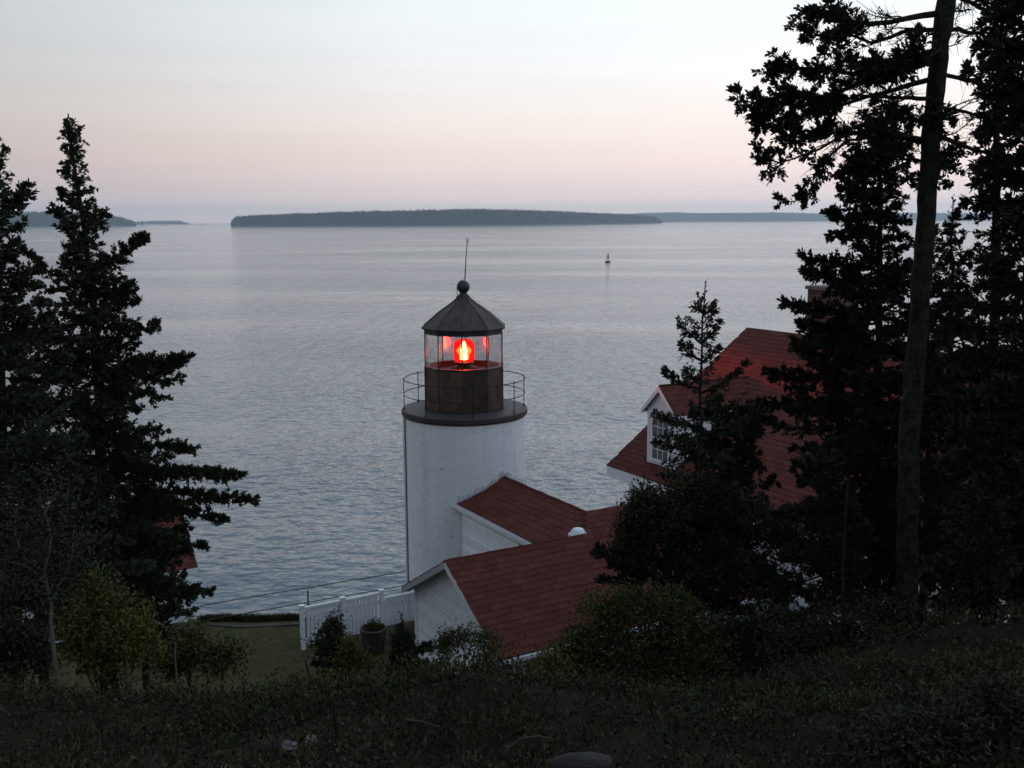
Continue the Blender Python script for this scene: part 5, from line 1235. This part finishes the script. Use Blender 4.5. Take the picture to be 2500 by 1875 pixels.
# small spruces on the slope
spruce('small_spruce', 'small ragged spruce against the left end of the shed gable', 11.2, [(978, 1498), (985, 1580), (988, 1660)],
       [(1515, 970, 986), (1550, 958, 1000), (1580, 950, 1010), (1610, 940, 1030), (1640, 935, 1060), (1670, 930, 1060)], .02, 48, dz=.035, twig=.14, sprig=.06, group=GS, dens=.9, spacing=.05,
       forced=[((985, 1595), (1044, 1578), -.1, .03), ((986, 1640), (1062, 1630), -.1, .0)])
spruce('small_spruce', 'tiny dark spruce shoot before the left part of the board fence', 12.3, [(808, 1500), (815, 1560), (818, 1640)],
       [(1510, 802, 814), (1540, 796, 832), (1570, 775, 850), (1600, 770, 850), (1640, 770, 850)], .02, 49, dz=.04, twig=.13, sprig=.06, group=GS, dens=.9, spacing=.05)
brow = [(60, 9.0, 34, 'Y', 'yellow green tuft left of the pale birch stem on the brow'), (215, 8.4, 30, 'D', 'dark low bush just right of the pale birch stem on the brow'), (400, 8.6, 26, 'G', 'green low bush on the brow under the thin pale sapling'), (590, 8.2, 30, 'R', 'russet low bush on the brow below the lawn'), (690, 8.8, 26, 'Y', 'yellow green low bush on the brow left of the charred stick'),
        (800, 7.6, 34, 'D', 'dark low bush on the brow right of the charred stick'), (1330, 6.8, 30, 'Y', 'yellow green low bush nearest below the shed gutter'),
        (1480, 7.6, 46, 'D', 'dark low bush below the olive bush'), (1630, 7.0, 40, 'G', 'green low bush on the slope below the dark thicket'), (1790, 7.8, 50, 'R', 'russet low bush on the slope below the boulder'), (1960, 7.0, 52, 'D', 'dark low bush left of the tall trunk foot, lower on the slope'), (2150, 7.4, 56, 'G', 'green low bush straight below the tall trunk'), (2330, 6.8, 56, 'D', 'dark low bush below the lower right spruce')]
for k_, (px_, D_, w_, mk, lab) in enumerate(brow):
    py_ = 1690 if px_ < 1400 else 1640
    b_ = gpt(px_, py_, D_); m_ = D_ / 2500.; h_ = w_ * m_
    shrub('low_bush', lab, 'bush', b_, [(0, 0, h_ * .7, h_ * 1.3, h_, h_ * .75), (h_ * 1.1, .05, h_ * .5, h_ * .8, h_ * .8, h_ * .55), (-h_ * 1.2, 0, h_ * .45, h_ * .8, h_ * .7, h_ * .5)], 300 + k_, {'Y': LEAF_Y, 'D': LEAF_D, 'G': LEAF_G, 'R': LEAF_R}[mk], 1500, .026, stems=9, stem_r=.005, group='low bushes on the brow of the slope')
# birch sapling
def birch():
    r = np.random.default_rng(90); D = 8.8
    px = [(141, 1668), (132, 1590), (124, 1520), (126, 1470), (112, 1420), (108, 1395), (118, 1360)]
    pts = np.array([at(a_, b_, D) for a_, b_ in px]); pts[0, 2] = float(height(pts[0, 0], pts[0, 1])) - .05
    root = empty('birch_sapling', tuple(pts[0]), 0, 'pale crooked birch stem standing before the dark spruces at lower left', 'tree'); off = np.array(root.location[:])
    a = Plant(); a.path(pts, np.linspace(.022, .010, len(pts)), 8); link('trunk', a.wood_mesh('trunk', BIRCH, off), root)
    st = Plant(); pl = Plant()
    for ap, tips in (((108, 1395), [(60, 1365), (35, 1300), (40, 1240)]), ((112, 1420), [(60, 1380), (20, 1372)]), ((118, 1360), [(125, 1310), (110, 1250), (140, 1200)]), ((126, 1470), [(150, 1420), (175, 1360), (180, 1290)])):
        p = np.array([at(*ap, D)] + [at(*t_, D + .1 * i) for i, t_ in enumerate(tips)])
        st.path(p, np.linspace(.010, .004, len(p)), 5)
        for q in p[1:]:
            n_ = 260; A = q + r.normal(0, .14, (n_, 3)); pl.leaf(A, norm(r.normal(0, 1, (n_, 3))), norm(np.array([0, 0, 1.]) + r.normal(0, .6, (n_, 3))), .04 * r.uniform(.7, 1.3, n_), .012)
    link('branches', st.wood_mesh('branches', BIRCH, off), root); link('crown', pl.leaf_mesh('crown', LEAF_D, off), root)
birch()
for k_, (lab, px, D) in enumerate((('thin grey sapling stem inside the yellow green shrub', [(308, 1660), (308, 1600), (312, 1540), (318, 1500)], 9.0), ('thin pale sapling stem right of the yellow green shrub', [(425, 1660), (427, 1600), (428, 1570)], 9.2),
                                   ('slim bare trunk in the shadow before the house wall', [(2060, 1560), (2058, 1400), (2064, 1250), (2070, 1180)], 11.5), ('charred upright stick on the slope before the board fence', [(762, 1690), (755, 1650), (746, 1612)], 8.5),
                                   ('dark broken stick standing in the undergrowth at bottom left centre', [(818, 1790), (817, 1755), (815, 1720)], 5.0))):
    pts = np.array([at(a_, b_, D) for a_, b_ in px]); pts[0, 2] = min(pts[0, 2], float(height(pts[0, 0], pts[0, 1])))
    p_ = Plant(); p_.path(np.vstack([pts[:1], (pts[:1] + pts[1:2]) / 2 + .01, pts[1:]]), np.linspace(.014, .007, len(pts) + 1) * (1.6 if k_ == 2 else 1), 6)
    st = link('bare_stem', p_.wood_mesh('bare_stem', BIRCH if k_ < 2 else BARK if k_ == 2 else BARK_D, pts[0]), None, tuple(pts[0]))
    tag(st, lab, 'stem', 'bare stems on the slope')

# plants in the barrel
r = np.random.default_rng(95); pl = Plant(); n_ = 260
A = np.stack([r.normal(0, .10, n_), r.normal(0, .10, n_), .6 + np.abs(r.normal(0, .09, n_))], -1)
pl.leaf(A, norm(r.normal(0, .6, (n_, 3)) + np.array([0, 0, .7])), norm(r.normal(0, 1, (n_, 3))), .09 * r.uniform(.6, 1.3, n_), .014)
link('plant', pl.leaf_mesh('plant', LEAF_G), PL)

# ------------------------------------------------------------------ undergrowth over the hillside
def cover(name, label, mat, n_clump, per, leaf, seed, xr_, yr_, ht, lw=.3, dens_fn=None, up=.5):
    r = np.random.default_rng(seed)
    cx = r.uniform(xr_[0], xr_[1], n_clump); cyy = yr_[0] + (yr_[1] - yr_[0]) * r.uniform(0, 1, n_clump) ** 1.15
    keep = np.abs(cx) < cyy * .60 + 1.3
    if dens_fn is not None: keep &= r.random(n_clump) < dens_fn(cx, cyy)
    cx, cyy = cx[keep], cyy[keep]; m_ = len(cx); cz = height(cx, cyy)
    rad = r.uniform(.10, .26, m_) * (1 + ht); hgt = ht * r.uniform(.4, 1.3, m_)
    ii = np.repeat(np.arange(m_), per); n_ = len(ii)
    u_ = norm(r.normal(0, 1, (n_, 3))); u_[:, 2] = np.abs(u_[:, 2])
    q = r.uniform(.3, 1, n_)[:, None]
    A = np.stack([cx[ii], cyy[ii], cz[ii]], -1) + u_ * q * np.stack([rad[ii], rad[ii], hgt[ii]], -1)
    A[:, 2] += .005
    D_ = norm(u_ * .7 + r.normal(0, .5, (n_, 3)) + np.array([0, 0, up])); Nn = norm(np.array([0, 0, 1.]) + r.normal(0, .8, (n_, 3)))
    pl = Plant(); sc = (.75 + .06 * cyy[ii])
    pl.leaf(A, D_, Nn, leaf * r.uniform(.6, 1.4, n_) * sc, leaf * lw * r.uniform(.7, 1.2, n_) * sc)
    # fine stems
    k3 = np.arange(0, n_, 9); pl.seg(np.stack([cx[ii[k3]], cyy[ii[k3]], cz[ii[k3]] - .03], -1), A[k3], .0025, .0012, 3)
    o = link(name, pl.leaf_mesh(name, mat)); tag(o, label, kind='stuff')
    o2 = link('undergrowth_twigs', pl.wood_mesh('undergrowth_twigs', BARK_D)); tag(o2, 'bare twigs among ' + label, kind='stuff')
    TRIS[0] += 2 * n_
npat = lambda x, y, s, f: lattice_noise(x, y, s, f)
def bare(x, y):
    'thinner cover on the dug over peat bank at lower left'
    return 1 - .8 * np.exp(-(((x + 1.05) / 1.15) ** 2 + ((y - 4.4) / .75) ** 2))
cover('huckleberry', 'low dark green huckleberry covering the near slope', LEAF_D, 11500, 30, .027, 101, (-9, 9), (2.4, 15), .20, dens_fn=lambda x, y: .35 + .5 * (npat(x, y, 9, .8) > -.2) * bare(x, y))
cover('bayberry', 'brighter green low shrubs patched over the near slope', LEAF_G, 6200, 30, .027, 102, (-9, 9), (2.4, 15), .24, dens_fn=lambda x, y: .15 + .7 * (npat(x, y, 12, .7) > .15) * bare(x, y))
cover('russet_undergrowth', 'red brown low bushes scattered over the slope', LEAF_R, 6800, 28, .024, 103, (-9, 9), (2.4, 13), .16, dens_fn=lambda x, y: .12 + .7 * (npat(x, y, 15, .9) > .25) * bare(x, y))
cover('slope_grass', 'yellow green grass blades on the slope', GRASS, 1500, 24, .085, 104, (-9, 9), (3, 15), .07, lw=.035, up=1.6, dens_fn=lambda x, y: .15 + .7 * (npat(x, y, 18, .7) > .2) * bare(x, y))
# lawn grass and the rough strip at the cliff
r = np.random.default_rng(110)
def grass_area(name, label, n_, pfn, hgt, seed):
    r = np.random.default_rng(seed); A = pfn(r, n_); A[:, 2] = height(A[:, 0], A[:, 1]) - .01
    D_ = norm(np.stack([r.normal(0, .35, n_), r.normal(0, .35, n_), np.ones(n_)], -1)); pl = Plant()
    pl.leaf(A, D_, norm(r.normal(0, 1, (n_, 3)) * np.array([1, 1, .1])), hgt * r.uniform(.5, 1.4, n_), hgt * .07)
    tag(link(name, pl.leaf_mesh(name, GRASS)), label, kind='stuff'); TRIS[0] += 2 * n_
grass_area('lawn_grass', 'short lawn grass on the terrace left of the white fence', 16000, lambda r, n_: np.stack([r.uniform(-9.5, -1.8, n_), r.uniform(16.5, 25.2, n_), np.zeros(n_)], -1), .06, 111)
def strip(r, n_):
    t = r.uniform(0, 1, n_); a_, b_ = at(480, 1530, 25.5), at(760, 1498, 25.9)
    return a_ + (b_ - a_) * t[:, None] + np.stack([np.zeros(n_), np.abs(r.normal(0, .35, n_)) + .1, np.zeros(n_)], -1)
grass_area('cliff_grass', 'rough pale grass along the cliff edge behind the kerb', 5000, strip, .17, 112)

# ------------------------------------------------------------------ rocks, log, dead wood in the foreground
def rock(label, px, py, D, sx_, sz_, seed, mat=ROCK):
    r = np.random.default_rng(seed); p = gpt(px, py, D); m_ = D / 2500.
    n1, n2 = 10, 7; V = []; 
    for i in range(n2):
        th_ = math.pi * (i + .5) / n2
        for j in range(n1):
            ph = 2 * math.pi * j / n1; q = 1 + r.normal(0, .12)
            V.append((sx_ * m_ * q * math.sin(th_) * math.cos(ph), sx_ * m_ * .8 * q * math.sin(th_) * math.sin(ph), sz_ * m_ * q * math.cos(th_)))
    Fq = [(i * n1 + j, (i + 1) * n1 + j, (i + 1) * n1 + (j + 1) % n1, i * n1 + (j + 1) % n1) for i in range(n2 - 1) for j in range(n1)] + [tuple(range(n1)), tuple(range((n2 - 1) * n1, n2 * n1))[::-1]]
    mb = MB(); mb.add(V, Fq); o = mb.build('rock', mat); o.location = (p[0], p[1], p[2] + sz_ * m_ * .25 + .13); tag(o, label, 'rock', 'rocks in the undergrowth')
rock('pale grey rock half buried at bottom left centre', 757, 1762, 4.9, 16, 13, 201)
rock('small pale stone left of the broken stick', 543, 1770, 4.8, 14, 9, 202)
rock('whitish rough rock lowest in the undergrowth', 705, 1808, 4.2, 20, 15, 203)
rock('grey boulder in the shadow under the right bushes', 1940, 1545, 10.0, 26, 14, 204)
rock('white stone at the foot of the shed gable', 1012, 1655, 9.6, 14, 12, 205)
lgp = gpt(1395, 1800, 4.1)
mb = MB(); mb.tube([(-.10, 0, .0), (.0, .01, .014), (.09, .02, .010), (.17, .03, .0)], [.03, .04, .042, .03], 9)
lg = mb.build('log', WOODGREY, None, True); lg.location = (lgp[0], lgp[1], lgp[2] + .19); tag(lg, 'short weathered grey log lying in the undergrowth at bottom centre', 'log')
for k_, (lab, pts, D) in enumerate((('arched bare grey branch beside the weathered log', [(1235, 1835), (1270, 1805), (1310, 1798), (1345, 1802)], 4.1), ('fallen bare twig above the weathered log', [(985, 1757), (1030, 1762), (1072, 1775)], 4.8),
                                    ('forked dead branch over the dark hollow at left', [(370, 1790), (345, 1775), (400, 1745)], 4.9))):
    P_ = np.array([at(a_, b_, D) for a_, b_ in pts]); P_[:, 2] = np.maximum(P_[:, 2], height(P_[:, 0], P_[:, 1]) + .1)
    p_ = Plant(); p_.path(P_, np.linspace(.009, .004, len(P_)), 5); p_.seg(P_[1][None], (P_[1] + np.array([.07, .02, .07]))[None], .004, .002, 3)
    tag(link('dead_branch', p_.wood_mesh('dead_branch', WOODGREY, P_[0]), None, tuple(P_[0])), lab, 'branch', 'dead branches on the ground')
print('foliage triangles', TRIS[0])
